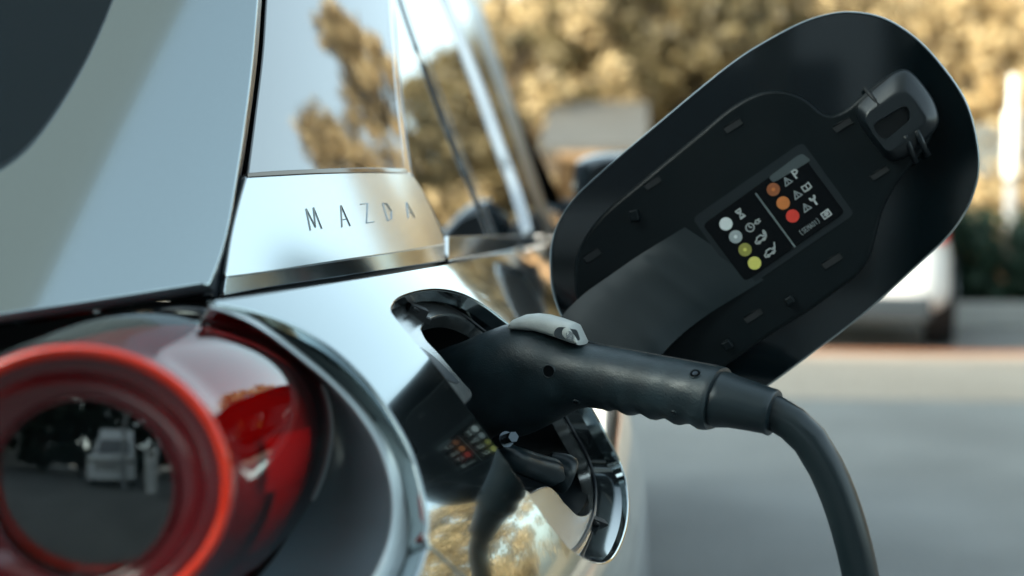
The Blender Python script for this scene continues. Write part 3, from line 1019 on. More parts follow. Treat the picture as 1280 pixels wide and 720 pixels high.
# liner
LIN_A = [(727, 372), (725, 348), (727, 322), (737, 299), (757, 273), (805, 232), (845, 199), (880, 170), (915, 141), (940, 126), (962, 119), (988, 121.5), (1008, 132), (1024, 146), (1040, 150), (1061, 141), (1084, 122), (1118, 98), (1140, 108), (1160, 140), (1158, 170), (1135, 202), (1112, 232), (1097, 262), (1087, 300), (1080, 322), (1065, 341), (1040, 360), (1010, 382), (960, 413), (910, 448), (870, 470), (832, 474), (795, 458), (758, 426), (735, 398)]
ln = smooth_loop(resample([fp(*p) for p in cr(LIN_A, 4, True)], .0035), 2)
mb = MB(); patch(mb, plane(.0055), ln, [], .01, .0034, .006)
mb.build('flap_liner', M['liner'], flap)
# label
def flat(name, pts, h_, m, sharp=True, th=.0004, smoothed=False):
    l = [fp(*p) for p in pts]
    b = MB(); prism(b, [FP0 + FU * q.x + FV * q.y + FN * h_ for q in l], FN, th)
    return b.build(name, m, flap, smooth=False)


HL = .0055
def rnd(pts, r_=.12, n=5):
    out = []
    k = len(pts)
    for i in range(k):
        p = Vector(pts[i]); a = Vector(pts[i - 1]); b = Vector(pts[(i + 1) % k])
        p0 = p.lerp(a, r_ ); p1 = p.lerp(b, r_)
        for j in range(n + 1):
            t = j / n; out.append((p0 * (1 - t) ** 2 + p * 2 * t * (1 - t) + p1 * t * t))
    return out
flat('label_frame', rnd([(866, 273), (930, 362), (1068, 268), (1003, 178)], .06), HL + .0006, M['label_grey'])
flat('status_label', rnd([(879, 281), (932, 352), (1056, 266), (1002, 193)], .06), HL + .0012, M['label_black'])
flat('label_tab', rnd([(961, 222), (967, 229), (1014, 201), (1003, 193), (997, 195)], .2), HL + .0015, M['label_strip'])  # slightly lighter grey strip near the label's upper corner


EU = (fp(991, 270) - fp(966.7, 237)); EU.normalize()          # 'down' in the label
ER = Vector((-EU.y, EU.x)); ER = ER if ER.x > 0 else -ER       # 'right' in the label
def disc(name, px, py, r_, m, ring=None):
    c = fp(px, py)
    b = MB(); prism(b, [FP0 + FU * (c.x + r_ * math.cos(a)) + FV * (c.y + r_ * math.sin(a)) + FN * (HL + .0018) for a in [k * 2 * math.pi / 32 for k in range(32)]], FN, .0005)
    o = b.build(name, [m] + ([ring] if ring else []), flap, smooth=False)
    if ring:
        for (q0, hh) in ((.28, .0001),):
            b = MB(); prism(b, [FP0 + FU * (c.x + r_ * q0 * math.cos(a)) + FV * (c.y + r_ * q0 * math.sin(a)) + FN * (HL + .0019 + hh) for a in [k * 2 * math.pi / 24 for k in range(24)]], FN, .0003)
            b.build('dot_centre', ring, flap, smooth=False)
    return o
RD = 8.0 * 1.02 / FPX
disc('indicator_dot', 908, 280, RD, M['dot_white']); disc('indicator_dot', 920, 296, RD, M['dot_grey'], M['dot_white'])
disc('indicator_dot', 931.7, 312, RD, M['dot_lime_dim'], M['dot_lime']); disc('indicator_dot', 943.5, 328.7, RD, M['dot_lime'])
disc('indicator_dot', 966.9, 237.3, RD, M['dot_brown'], M['dot_orange']); disc('indicator_dot', 979, 254, RD, M['dot_orange']); disc('indicator_dot', 990.8, 270.3, RD, M['dot_red'])
UNIT = 1.02 / FPX


def picto(name, px, py, strokes, w=1.5, m='ink_white', sc_=1.):
    """strokes: polylines in label pixels (x right, y up) about the centre"""
    c = fp(px, py); b = MB()
    P = lambda x, y: c + ER * (x * UNIT * sc_) - EU * (y * UNIT * sc_)
    for s_ in strokes:
        ww = w * .88
        for a, q in zip(s_[:-1], s_[1:]):
            p0, p1 = P(*a), P(*q)
            d = (p1 - p0)
            if d.length < 1e-9: continue
            d.normalize(); n_ = Vector((-d.y, d.x)) * ww * UNIT / 2
            e = d * ww * UNIT * .35
            prism(b, [FP0 + FU * z.x + FV * z.y + FN * (HL + .0018) for z in (p0 - n_ - e, p1 - n_ + e, p1 + n_ + e, p0 + n_ - e)], FN, .0004)
    return b.build(name, M[m], flap, smooth=False)


def circ(cx, cy, r_, n=14, a0=0, a1=360): return [(cx + r_ * math.cos(R(a0 + (a1 - a0) * k / n)), cy + r_ * math.sin(R(a0 + (a1 - a0) * k / n))) for k in range(n + 1)]
TRI = [[(-5, -4), (5, -4), (0, 5), (-5, -4)], [(0, 2), (0, -1)], [(0, -2.4), (0, -2.9)]]
picto('hourglass_mark', 926, 267.5, [[(-3.5, 5.5), (3.5, 5.5)], [(-3.5, -5.5), (3.5, -5.5)], [(-2.8, 5), (-2.5, 2.5), (0, 0), (2.5, -2.5), (2.8, -5)], [(2.8, 5), (2.5, 2.5), (0, 0), (-2.5, -2.5), (-2.8, -5)], [(-1.6, -4.2), (1.6, -4.2)], [(-1.5, 2.8), (1.5, 2.8)]], 1.5)
picto('timer_mark', 940, 283, [circ(-2.5, 0, 5), [(-2.5, 3), (-2.5, 0), (-.5, -1)], [(4.5, .5), (7, .5)], circ(8.4, .5, 2.3, 10), [(10.5, 2), (12.5, 2)], [(10.5, -1), (12.5, -1)]], 1.5)
CAR = [[(-7, -2.8), (-7, .2), (-4.5, .8), (-2.5, 3.4), (3, 3.4), (4.8, .8), (6.5, 0), (6.5, -2.8), (-7, -2.8)], circ(-3.6, -3, 1.4, 8), circ(3.4, -3, 1.4, 8)]
picto('car_charging_mark', 950.5, 298.5, CAR + [[(8.5, 6.2), (6.8, 2), (9.5, 2.3), (8, -1.6)], [(9.2, 6.2), (9.8, 3)]], 1.7)
picto('car_charged_mark', 962, 315, CAR + [[(6.5, 2.2), (8.2, .2), (11.4, 6.2)]], 1.7)
picto('warning_mark', 984, 227, TRI, 1.5, 'ink_dim'); picto('parking_mark', 994.5, 217.5, [[(-2.4, -5), (-2.4, 5)], [(-2.4, 4.6), (1, 4.6), (2.8, 3.2), (2.8, 1.2), (1, -.2), (-2.4, -.2)]], 2.3)
picto('warning_mark', 996, 243.5, TRI, 1.5, 'ink_dim'); picto('manual_mark', 1008, 234.5, [[(-5, -3.4), (-5, 3.6), (0, 2.8), (5, 3.6), (5, -3.4), (0, -4.2), (-5, -3.4)], [(0, 2.8), (0, -4.2)], [(-5, -3.2), (0, -4), (5, -3.2)], [(-5, -2.6), (0, -3.4), (5, -2.6)]], 1.5)
picto('warning_mark', 1007.5, 259.5, TRI, 1.5, 'ink_dim'); picto('spanner_mark', 1017.5, 251, [[(0, -5.4), (0, 1.2)], [(-3, 5), (-2.8, 2.4), (0, .8), (2.8, 2.4), (3, 5)], [(-1.6, 2.2), (1.6, 2.2)]], 2.6)
picto('booklet_mark', 1032.5, 268, [[(-5, -3.8), (-5, 3.8), (5, 3.8), (5, -3.8), (-5, -3.8)], circ(0, 0, 2, 10), [(-2.6, 0), (2.6, 0)], [(2.8, 2.4), (3.8, 2.4)]], 1.7)
# small part-number line: strokes of (B6 H401)
def glyphs(txt):
    G = {'(': [[(1.6, 4), (.6, 2), (.6, -2), (1.6, -4)]], ')': [[(.4, 4), (1.4, 2), (1.4, -2), (.4, -4)]], 'S': [[(2.6, 2.6), (1.3, 3.2), (0, 2), (2.6, -1.6), (1.3, -3.2), (0, -2.6)]], 'E': [[(2.4, 3), (0, 3), (0, -3), (2.4, -3)], [(0, 0), (2, 0)]],
         'H': [[(0, 3), (0, -3)], [(2.4, 3), (2.4, -3)], [(0, 0), (2.4, 0)]], 'A': [[(0, -3), (1.3, 3), (2.6, -3)], [(.5, -1), (2.1, -1)]], 'M': [[(0, -3), (0, 3), (1.4, 0), (2.8, 3), (2.8, -3)]], '0': [[(0, 2), (1.2, 3.1), (2.4, 2), (2.4, -2), (1.2, -3.1), (0, -2), (0, 2)]], '1': [[(.4, 2), (1.2, 3), (1.2, -3)]]}
    x = 0; S = []
    for ch in txt:
        for s_ in G[ch]: S.append([(x + a, b) for a, b in s_])
        x += 3.9
    return [[(a - x / 2, b) for a, b in s_] for s_ in S]
picto('code_line', 1012.5, 283, glyphs('(SEMA01)'), .8, 'ink_dim', .92)
picto('label_divider', 969.3, 275.3, [[(0, 40), (0, -40)]], 2.2, 'ink_line')

# moulded clip pockets on the liner
def slot(px, py, w, l, ang=33, hh=.0004, name='clip_pocket', m='black'):
    c = Vector((px, py)); d = Vector((math.cos(R(-ang)), math.sin(R(-ang)))); n_ = Vector((-d.y, d.x))
    o = flat(name, rnd([c - d * w / 2 - n_ * l / 2, c - d * w / 2 + n_ * l / 2, c + d * w / 2 + n_ * l / 2, c + d * w / 2 - n_ * l / 2], .1), HL + hh, M[m])
    return o
for (x, y, w, l) in ((917, 158, 24, 9), (817, 229, 22, 9), (742, 319, 22, 10), (1053, 157, 24, 9), (1099, 217, 24, 8), (1040, 326, 26, 9), (942, 394, 24, 9)):
    slot(x, y, w, l)
    b = MB()
    c = Vector((x, y)); d = Vector((math.cos(R(-33)), math.sin(R(-33)))); n_ = Vector((-d.y, d.x))
    loop = [c - d * w / 2 - n_ * l / 2, c - d * w / 2 + n_ * l / 2, c + d * w / 2 + n_ * l / 2, c + d * w / 2 - n_ * l / 2]
    ring = [FP0 + FU * q.x + FV * q.y + FN * (HL + .0006) for q in [fp(*p) for p in loop]]
    tube(b, [ring[0], ring[1], ring[2], ring[3], ring[0]], .0004, 6); b.build('pocket_rim', M['liner'], flap)
for (x, y, w, l) in ((795, 270, 11, 14), (987, 375, 10, 9), (910, 430, 11, 11)):
    b = MB(); c = fp(x, y); cc = FP0 + FU * c.x + FV * c.y + FN * (HL + .004)
    rot = Matrix((FU, FV, FN)).transposed() @ Matrix.Rotation(R(12 if x < 900 else 33), 3, 'Z')
    box(b, cc, (w * UNIT, l * UNIT, .010), rot); b.build('clip_peg', M['liner'], flap, smooth=False, bevel=.001)
# latch housing
LO = [(1076, 127), (1096, 108), (1118, 91), (1131, 88.5), (1143, 97), (1157, 114), (1167, 131), (1172, 151), (1168, 163), (1156, 176), (1145, 187), (1128, 199), (1115, 202), (1105, 197), (1095, 185), (1083, 169), (1073, 153), (1069, 138)]
LI = [(1083, 145), (1100, 133), (1119, 121), (1129, 121), (1137, 128), (1147, 141), (1153, 150), (1152, 157), (1145, 163), (1135, 172), (1124, 182), (1113, 190), (1106, 190), (1100, 184), (1092, 174), (1085, 163), (1081, 154), (1081, 149)]
lo_ = [fp(*p) for p in cr(LO, 3, True)]
def ringat(pts, h_, n=90):
    l = [fp(*p) for p in cr(pts, 2, True)]
    c = fp(1118, 148)
    an = sorted((math.atan2(p.y - c.y, p.x - c.x) % (2 * math.pi), (p - c).length) for p in l)
    out = []
    for i in range(n):
        a = 2 * math.pi * i / n
        k = 0
        while k < len(an) and an[k][0] < a: k += 1
        a0, r0 = an[k - 1]; a1, r1 = an[k % len(an)]
        d_ = (a1 - a0) % (2 * math.pi); t = ((a - a0) % (2 * math.pi)) / max(d_, 1e-6)
        r_ = r0 + (r1 - r0) * min(max(t, 0), 1)
        q = c + Vector((math.cos(a), math.sin(a))) * r_
        out.append(q)
    return out
ro = ringat(LO, 0); ri = ringat(LI, 0)
rows = []
for t, h_ in ((0, .0), (0, .010), (.05, .0125), (.18, .0155), (.5, .0185), (.8, .0215), (.93, .0222), (1.0, .0225), (1.15, .0225)):
    rows.append([FP0 + FU * q.x + FV * q.y + FN * h_ for q in [a.lerp(b, t) for a, b in zip(ro, ri)]])
# the opening
SL_PX = [(1090, 161), (1092, 157), (1110, 146), (1126, 137), (1131, 138), (1134, 146), (1133, 153), (1120, 165), (1106, 176), (1101, 176), (1094, 169)]
rs_ = ringat([(x, y) for x, y in SL_PX], 0)
for h_ in (.0225, .0222, .012, .010):
    rows.append([FP0 + FU * q.x + FV * q.y + FN * h_ for q in rs_])
mb = MB(); loft(mb, rows, True, False, True); mb.build('latch_housing', M['latch'], flap, autos=38)
for (x0, y0, x1, y1) in ((1128, 172, 1143, 204), (1142, 166, 1158, 196)):
    b = MB(); a = fp(x0, y0); q = fp(x1, y1)
    tube(b, [FP0 + FU * a.x + FV * a.y + FN * .0215, FP0 + FU * q.x + FV * q.y + FN * .012], .0022, 10); b.build('latch_prong', M['latch'], flap)
b = MB(); a = fp(1080, 112); q = fp(1097, 136)
tube(b, [FP0 + FU * a.x + FV * a.y + FN * .011, FP0 + FU * q.x + FV * q.y + FN * .0215], .0016, 8); b.build('latch_prong', M['black'], flap)
# gooseneck hinge arm rising from the port to the liner
mb = MB()
E1 = [(688, 414, .026), (703, 394, .024), (728, 369, .0195), (760, 346, .0145), (796, 321, .0095), (828, 301, .0068), (856, 284, .0056)]
E2 = [(790, 515, .044), (806, 478, .038), (826, 445, .030), (852, 418, .021), (885, 393, .0128), (922, 370, .0076), (955, 350, .0056)]
rows = []
a_ = cr([FP0 + FU * fp(x, y, h_).x + FV * fp(x, y, h_).y + FN * h_ for x, y, h_ in E1], .006); b_ = cr([FP0 + FU * fp(x, y, h_).x + FV * fp(x, y, h_).y + FN * h_ for x, y, h_ in E2], .006)
for i in range(28):
    p = a_[int(i * (len(a_) - 1) / 27)]; q = b_[int(i * (len(b_) - 1) / 27)]
    row = [p + FN * -.02]
    for k in range(11):
        t = k / 10; row.append(p.lerp(q, t) + FN * .003 * (1 - (2 * t - 1) ** 4) * min(1, (27 - i) / 8))
    row.append(q + FN * -.03)
    rows.append(row)
loft(mb, rows, False); mb.build('hinge_arm', M['liner_lit'], flap, autos=40)

# ------------------------------------------------------------------ charging plug with its cable
plug = thing('charging_plug', 'black charging plug with grey release lever and thick cable, pushed into the port', 'charging plug', tuple(at(720, 470, .9) + Vector((0, 0, H))))
ST = [((505, 455), (560, 575), .955, .030), ((530, 446), (585, 560), .945, .030), ((550, 437.5), (604, 549), .935, .030), ((576, 428), (622, 547), .928, .030), ((604, 416), (648, 546), .920, .0295), ((628, 407), (668, 540), .914, .029), ((648, 402.5), (687, 531), .908, .028), ((670, 405), (702, 523), .903, .027), ((692, 413), (716, 515.5), .899, .026), ((714, 422), (727, 510), .895, .0252), ((738, 428.5), (740, 508), .891, .0248), ((765, 433), (760, 511.5), .886, .0246)]
def grip(t): return 1.6 * math.sin(t * 2 * math.pi * 3.4)
top0, top1 = Vector((765, 433)), Vector((903, 458.5)); bo0, bo1 = Vector((760, 511.5)), Vector((887, 537))
N_ = 26
for k in range(1, N_ + 1):
    t = k / N_
    g = 2.4 * math.cos(t * 2 * math.pi * 4.2) * (1 if t < .93 else max(0, (1 - t) / .07))
    tp = top0.lerp(top1, t); bp = bo0.lerp(bo1, t)
    bp = bp + Vector((0, 1)) * (g - 1.5 * math.sin(math.pi * t))
    ST.append((tuple(tp), tuple(bp), .886 - .030 * t, .0246 + .001 * t))
mb = MB(); rows = []
nS = 40
def sect(a, b, yd, dep, e=.85):
    A3 = at(a[0], a[1], yd); B3 = at(b[0], b[1], yd)
    c = (A3 + B3) / 2; h_ = (A3 - B3) / 2
    ax = Vector((.93, -.35, -.12))
    dv = h_.cross(ax).normalized()
    if dv.y > 0: dv = -dv
    return [c + h_ * math.copysign(abs(math.cos(q)) ** e, math.cos(q)) + dv * dep * math.copysign(abs(math.sin(q)) ** e, math.sin(q)) for q in [k * 2 * math.pi / nS for k in range(nS)]]
for a, b, yd, dep in ST: rows.append(sect(a, b, yd, dep))
last = ST[-1]
rows.append(sect((last[0][0] + 2.5, last[0][1] + 1.5), (last[1][0] + 2.5, last[1][1] - .5), last[2] - .0006, last[3] - .0006))
rows.append(sect((last[0][0] + 2.5, last[0][1] + 9), (last[1][0] + 4, last[1][1] - 8), last[2] - .0006, last[3] - .004))
loft(mb, rows, True, True, True)
mb.build('plug_handle', M['plastic'], plug, autos=50)
# seam of the two half shells
mb = MB()
for rr_ in (0,):
    seam_pts = [r_[0] + (r_[1] - r_[0]) * .2 for r_ in rows[9:-3]]
tube(mb, [p + Vector((0, -.0002, .0)) for p in seam_pts], .0007, 6); mb.build('shell_seam', M['black'], plug)
# sleeve
mb = MB()
SL = [((898, 463), (886, 529), .8553, .0215), ((905, 464.5), (892, 532), .8545, .0222), ((909, 464.0), (895, 534.5), .854, .0226), ((914, 466.5), (900, 534.5), .853, .0222), ((925, 471), (912, 534.5), .8515, .0215), ((945, 478), (934, 538), .849, .0198), ((965, 485), (956, 542), .8465, .0188), ((971.5, 487), (961, 544.5), .846, .0188), ((973, 489), (962.5, 543), .8458, .0182), ((972, 498), (965, 535), .8458, .013)]
loft(mb, [sect(a, b, yd, dep, 1.) for a, b, yd, dep in SL], True, True, True)
mb.build('cable_sleeve', M['plastic_scuff'], plug, autos=40)
# cable
mb = MB()
path = [at(950, 508, .848), at(968, 516, .846), at(990, 529, .843), at(1012, 550, .84), at(1032, 583, .838), at(1049, 622, .836), at(1062, 662, .835), at(1073, 706, .835), at(1082, 755, .835), at(1090, 820, .835)]
path += [Vector((.185, .83, -.45)), Vector((.24, .72, -.80)), Vector((.33, .50, -.975)), Vector((.55, .0, -.987)), Vector((.75, -.9, -.987)), Vector((.70, -1.9, -.985)), Vector((.5, -2.5, -.90)), Vector((.40, -2.9, -.45)), Vector((.40, -3.03, -.1))]
pth = cr(path, .012)
tube(mb, pth, .0107, 24); mb.build('cable', M['cable'], plug)
# lever
mb = MB()
TOP = [(641, 404), (646, 398), (656, 393.8), (670, 392), (684, 393.5), (700, 397.5), (714, 401.5), (720, 404.5), (724, 412), (728.5, 425)]
BOT = [(643, 406), (648, 406.5), (660, 407.5), (672, 409), (686, 413), (700, 418), (708, 422), (716, 424.5), (722, 426), (728, 427)]
rows = []
for (a, b) in zip(TOP, BOT):
    yd = .905 - .022 * (a[0] - 640) / 90
    rows.append(sect(a, (b[0], b[1] + 4), yd - .003, .011 if 645 < a[0] < 722 else .009, .75))
rows2 = []
for i in range(len(rows) - 1):
    for t in (0, .33, .66): rows2.append([p.lerp(q, t) for p, q in zip(rows[i], rows[i + 1])])
rows2.append(rows[-1])
loft(mb, rows2, True, True, True); lev = mb.build('release_lever', M['lever'], plug, autos=55)
# dark window in the lever's flank and its pin
yl = .8735
mb = MB(); wn = [at(x, y, yl) for x, y in cr([(693.5, 421), (693, 414), (697, 409.5), (705, 409), (714, 411), (720.5, 413), (723, 418), (724.5, 425), (715, 424.5), (703, 423.5)], 2, True)]
prism(mb, wn[::-1], Vector((0, -1, 0)), .004); mb.build('lever_window', M['bezel'], lev, smooth=False)
mb = MB(); tube(mb, [at(712, 418.8, yl + .002), at(712, 418.8, yl - .0012)], .0024, 20); mb.build('lever_pin', M['steel'], lev, autos=40)
# screws in the handle: rims round flat discs, the deep ones black to paint their shade
def surfpt(px, py):
    """nearest plug surface point under a pixel"""
    r_ = ray(px, py).normalized()
    return r_
import mathutils
from mathutils.bvhtree import BVHTree
ho = bpy.data.objects[plug.children[0].name] if plug.children else None
hb = [o for o in C.objects if o.name.startswith('plug_handle')][0]
bv = BVHTree.FromPolygons([v.co + Vector(plug.location) - Vector((0, 0, H)) for v in hb.data.vertices], [tuple(p.vertices) for p in hb.data.polygons])
for (x, y, r_, deep) in ((686, 464, 8.2, True), (869, 467.5, 7.2, True), (842, 516.5, 4.0, False), (720, 502.5, 4.5, False)):
    loc, n, _, _ = bv.ray_cast(Vector((0, 0, 0)), ray(x, y).normalized())
    if loc is None: continue
    if n.dot(ray(x, y)) > 0: n = -n
    rr = r_ * loc.y / FPX
    sx = n.cross(Vector((0, 0, 1))).normalized(); sy = sx.cross(n)
    cir = lambda q, h_: [loc + (sx * math.cos(a) + sy * math.sin(a)) * rr * q + n * h_ for a in [k * 2 * math.pi / 28 for k in range(28)]]
    b = MB(); loft(b, [cir(1.12, -.0004), cir(1.06, .0004), cir(.96, .0006), cir(.86, .0002)]); sc_o = b.build('screw_well', M['plastic'], plug, autos=60)
    b = MB(); prism(b, cir(.90, .00035), n, .0006); b.build('well_shade_disc', M['hole' if deep else 'plastic_scuff'], sc_o, smooth=False)
    if x != 686:
        b = MB(); loft(b, [cir(.5, .0004), cir(.48, .0008), cir(.3, .0009)], True, False, True); b.build('screw_head', M['steel_dark'], sc_o, autos=30)

# ------------------------------------------------------------------ THE PLACE
def noise_ground(name, c1, c2, scale, rough=.9, bump=.3, c3=None):
    m = bpy.data.materials.new(name); m.use_nodes = True
    nt = m.node_tree; b = nt.nodes['Principled BSDF']; b.inputs['Roughness'].default_value = rough
    b.inputs['Specular IOR Level'].default_value = .3
    tc = nt.nodes.new('ShaderNodeTexCoord')
    n1 = nt.nodes.new('ShaderNodeTexNoise'); n1.inputs['Scale'].default_value = scale; n1.inputs['Detail'].default_value = 8
    n2 = nt.nodes.new('ShaderNodeTexNoise'); n2.inputs['Scale'].default_value = scale * .02; n2.inputs['Detail'].default_value = 4
    mx = nt.nodes.new('ShaderNodeMath'); mx.operation = 'ADD'
    nt.links.new(tc.outputs['Object'], n1.inputs['Vector']); nt.links.new(tc.outputs['Object'], n2.inputs['Vector'])
    nt.links.new(n1.outputs['Fac'], mx.inputs[0]); nt.links.new(n2.outputs['Fac'], mx.inputs[1])
    r_ = nt.nodes.new('ShaderNodeValToRGB')
    r_.color_ramp.elements[0].position = .75; r_.color_ramp.elements[1].position = 1.25
    r_.color_ramp.elements[0].color = (*c1, 1); r_.color_ramp.elements[1].color = (*c2, 1)
    hf = nt.nodes.new('ShaderNodeMath'); hf.operation = 'MULTIPLY'; hf.inputs[1].default_value = 1
    nt.links.new(mx.outputs[0], hf.inputs[0]); 
    r_.color_ramp.elements[0].position = .4; r_.color_ramp.elements[1].position = .6
    hf.inputs[1].default_value = .5
    nt.links.new(hf.outputs[0], r_.inputs['Fac']); nt.links.new(r_.outputs['Color'], b.inputs['Base Color'])
    bp = nt.nodes.new('ShaderNodeBump'); bp.inputs['Strength'].default_value = bump; bp.inputs['Distance'].default_value = .01
    nt.links.new(n1.outputs['Fac'], bp.inputs['Height']); nt.links.new(bp.outputs['Normal'], b.inputs['Normal'])
    return m


def leafmat(name, c1, c2):
    m = bpy.data.materials.new(name); m.use_nodes = True
    nt = m.node_tree; b = nt.nodes['Principled BSDF']; b.inputs['Roughness'].default_value = .6
    g = nt.nodes.new('ShaderNodeNewGeometry')
    oi = nt.nodes.new('ShaderNodeTexCoord')
    n = nt.nodes.new('ShaderNodeTexNoise'); n.inputs['Scale'].default_value = 1.1; n.inputs['Detail'].default_value = 3
    nt.links.new(oi.outputs['Object'], n.inputs['Vector'])
    ad = nt.nodes.new('ShaderNodeMath'); ad.operation = 'MULTIPLY_ADD'; ad.inputs[1].default_value = .6
    nt.links.new(g.outputs['Random Per Island'], ad.inputs[0]); nt.links.new(n.outputs['Fac'], ad.inputs[2])
    r_ = nt.nodes.new('ShaderNodeValToRGB'); r_.color_ramp.elements[0].position = .35; r_.color_ramp.elements[1].position = 1.1
    r_.color_ramp.elements[0].color = (*c1, 1); r_.color_ramp.elements[1].color = (*c2, 1)
    nt.links.new(ad.outputs[0], r_.inputs['Fac']); nt.links.new(r_.outputs['Color'], b.inputs['Base Color'])
    t = nt.nodes.new('ShaderNodeBsdfTranslucent'); mx = nt.nodes.new('ShaderNodeMixShader'); mx.inputs[0].default_value = .3
    nt.links.new(r_.outputs['Color'], t.inputs['Color'])
    out = nt.nodes['Material Output']
    nt.links.new(b.outputs[0], mx.inputs[1]); nt.links.new(t.outputs[0], mx.inputs[2]); nt.links.new(mx.outputs[0], out.inputs[0])
    return m


ASPH = noise_ground('asphalt', (.135, .138, .136), (.20, .204, .20), 60)
mb = MB(); box(mb, (0, 0, 0), (1, 1, 1)); mb = MB()
mb.add([(-150, -150, 0), (150, -150, 0), (150, 11.5, 0), (-150, 11.5, 0)], [[0, 1, 2, 3]])
tag(mb.build('car_park_asphalt', ASPH, rel=False, smooth=False), kind='structure')
SOIL = noise_ground('dry earth', (.16, .12, .07), (.26, .20, .12), 14)
mb = MB(); mb.add([(-150, 11.75, .10), (150, 11.75, .10), (150, 400, .10), (-150, 400, .10)], [[0, 1, 2, 3]])
tag(mb.build('planted_ground', SOIL, rel=False, smooth=False), kind='structure')
mb = MB()
for i in range(-30, 30): box(mb, (i * 2.0 + 1, 11.62, .09), (1.985, .26, .18))
tag(mb.build('kerb', noise_ground('kerb concrete', (.30, .30, .29), (.40, .40, .38), 30), rel=False, smooth=False, bevel=.012), kind='structure')
PAV = noise_ground('pale concrete gutter', (.26, .22, .18), (.36, .31, .26), 25)
mb = MB(); mb.add([(-60, 7.2, .004), (60, 7.2, .004), (60, 9.35, .004), (-60, 9.35, .004)], [[0, 1, 2, 3]])
tag(mb.build('concrete_drive_strip', PAV, rel=False, smooth=False), kind='structure')
mb = MB(); mb.add([(-60, 9.354, .004), (60, 9.354, .004), (60, 9.62, .004), (-60, 9.62, .004)], [[0, 1, 2, 3]])
tag(mb.build('brick_edging', noise_ground('terracotta edging', (.26, .11, .055), (.36, .17, .09), 9), rel=False, smooth=False), kind='structure')

# ---- foliage
GOLD = leafmat('golden leaves', (.06, .043, .02), (.66, .50, .27))
OLIVE = leafmat('olive leaves', (.03, .028, .015), (.22, .17, .08))
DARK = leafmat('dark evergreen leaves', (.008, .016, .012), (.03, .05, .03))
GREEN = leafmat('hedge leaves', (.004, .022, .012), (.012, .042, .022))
BARK = mat('bark', (.10, .075, .05), .9, noise_amt=.4, nscale=12)


def leaf_mesh(clumps, n_per, size, rnd_, spread):
    mb = MB()
    V = []; F = []
    for c, r_ in clumps:
        for k in range(n_per):
            d = Vector((rnd_.gauss(0, 1), rnd_.gauss(0, 1), rnd_.gauss(0, 1)))
            d = d.normalized() * (rnd_.random() ** .5)
            p = c + Vector((d.x * r_, d.y * r_, d.z * r_ * .8))
            s_ = size * rnd_.uniform(.6, 1.4)
            a = Vector((rnd_.gauss(0, 1), rnd_.gauss(0, 1), rnd_.gauss(0, 1))).normalized()
            b = a.cross(Vector((rnd_.gauss(0, 1), rnd_.gauss(0, 1), rnd_.gauss(0, 1)))).normalized()
            i = len(V)
            V += [p - a * s_, p + b * s_ * .5, p + a * s_, p - b * s_ * .5]
            F.append([i, i + 1, i + 2, i + 3])
    mb.v = V; mb.f = F; mb.m = [0] * len(F); mb.n = []; mb.cn = False
    return mb


def tree_proto(seed, kind, leaf, trunk_h, cr_h, cr_r, size=.10, nper=60, ncl=230):
    rnd_ = random.Random(seed)
    root = thing('tree', None, 'tree')
    tr = MB()
    tube(tr, cr([(0, 0, -.1), (rnd_.uniform(-.05, .05), 0, trunk_h * .5), (rnd_.uniform(-.1, .1), rnd_.uniform(-.1, .1), trunk_h), (0, 0, trunk_h + cr_h * .6)], .3), [max(.02, .17 * (1 - .9 * i / 30)) for i in range(60)][:len(cr([(0, 0, -.1), (0, 0, trunk_h * .5), (0, 0, trunk_h), (0, 0, trunk_h + cr_h * .6)], .3)) + 3], 10) if False else None
    pth_ = cr([(0, 0, -.1), (rnd_.uniform(-.08, .08), 0, trunk_h * .5), (rnd_.uniform(-.15, .15), rnd_.uniform(-.1, .1), trunk_h), (rnd_.uniform(-.2, .2), 0, trunk_h + cr_h * .7)], .25)
    tube(tr, pth_, [.19 * (1 - .88 * i / (len(pth_) - 1)) for i in range(len(pth_))], 10)
    clumps = []
    for k in range(ncl):
        t = rnd_.random()
        if kind == 'cone':
            prof = (1 - t) ** .75 * (.55 + .45 * min(1, t / .12)) + .04
        else:
            prof = math.sqrt(max(0, 1 - (2 * t - 1) ** 2)) ** .8 + .05
        a = rnd_.uniform(0, 2 * math.pi)
        rr = cr_r * prof * rnd_.uniform(.45, 1.05) * (1 + .25 * math.sin(3 * a + seed))
        c = Vector((math.cos(a) * rr, math.sin(a) * rr, trunk_h * .8 + t * cr_h))
        clumps.append((c, rnd_.uniform(.2, .5) * min(1, cr_r / 1.6) * (1 if kind != 'cone' else (1.1 - .6 * t))))
        if k % 6 == 0:
            base_ = Vector((0, 0, max(trunk_h * .7, c.z - rr * .7)))
            tube(tr, [base_, base_.lerp(c, .5) + Vector((0, 0, .1)), c], [.06, .04, .015], 6)
    tr.build('trunk', BARK, root, rel=False, local=True)
    leaf_mesh(clumps, nper, size, rnd_, 1).build('crown', leaf, root, rel=False, smooth=False, local=True)
    return root


def place_tree(proto, used, loc, s_, rz, label, group):
    if proto.name not in used:
        o = proto; used.add(proto.name)
    else:
        o = proto.copy(); C.objects.link(o)
        for ch in proto.children:
            c2 = ch.copy(); C.objects.link(c2); c2.parent = o
    o.location = loc; o.scale = (s_, s_, s_); o.rotation_euler.z = rz
    tag(o, label, 'tree', group)
    return o


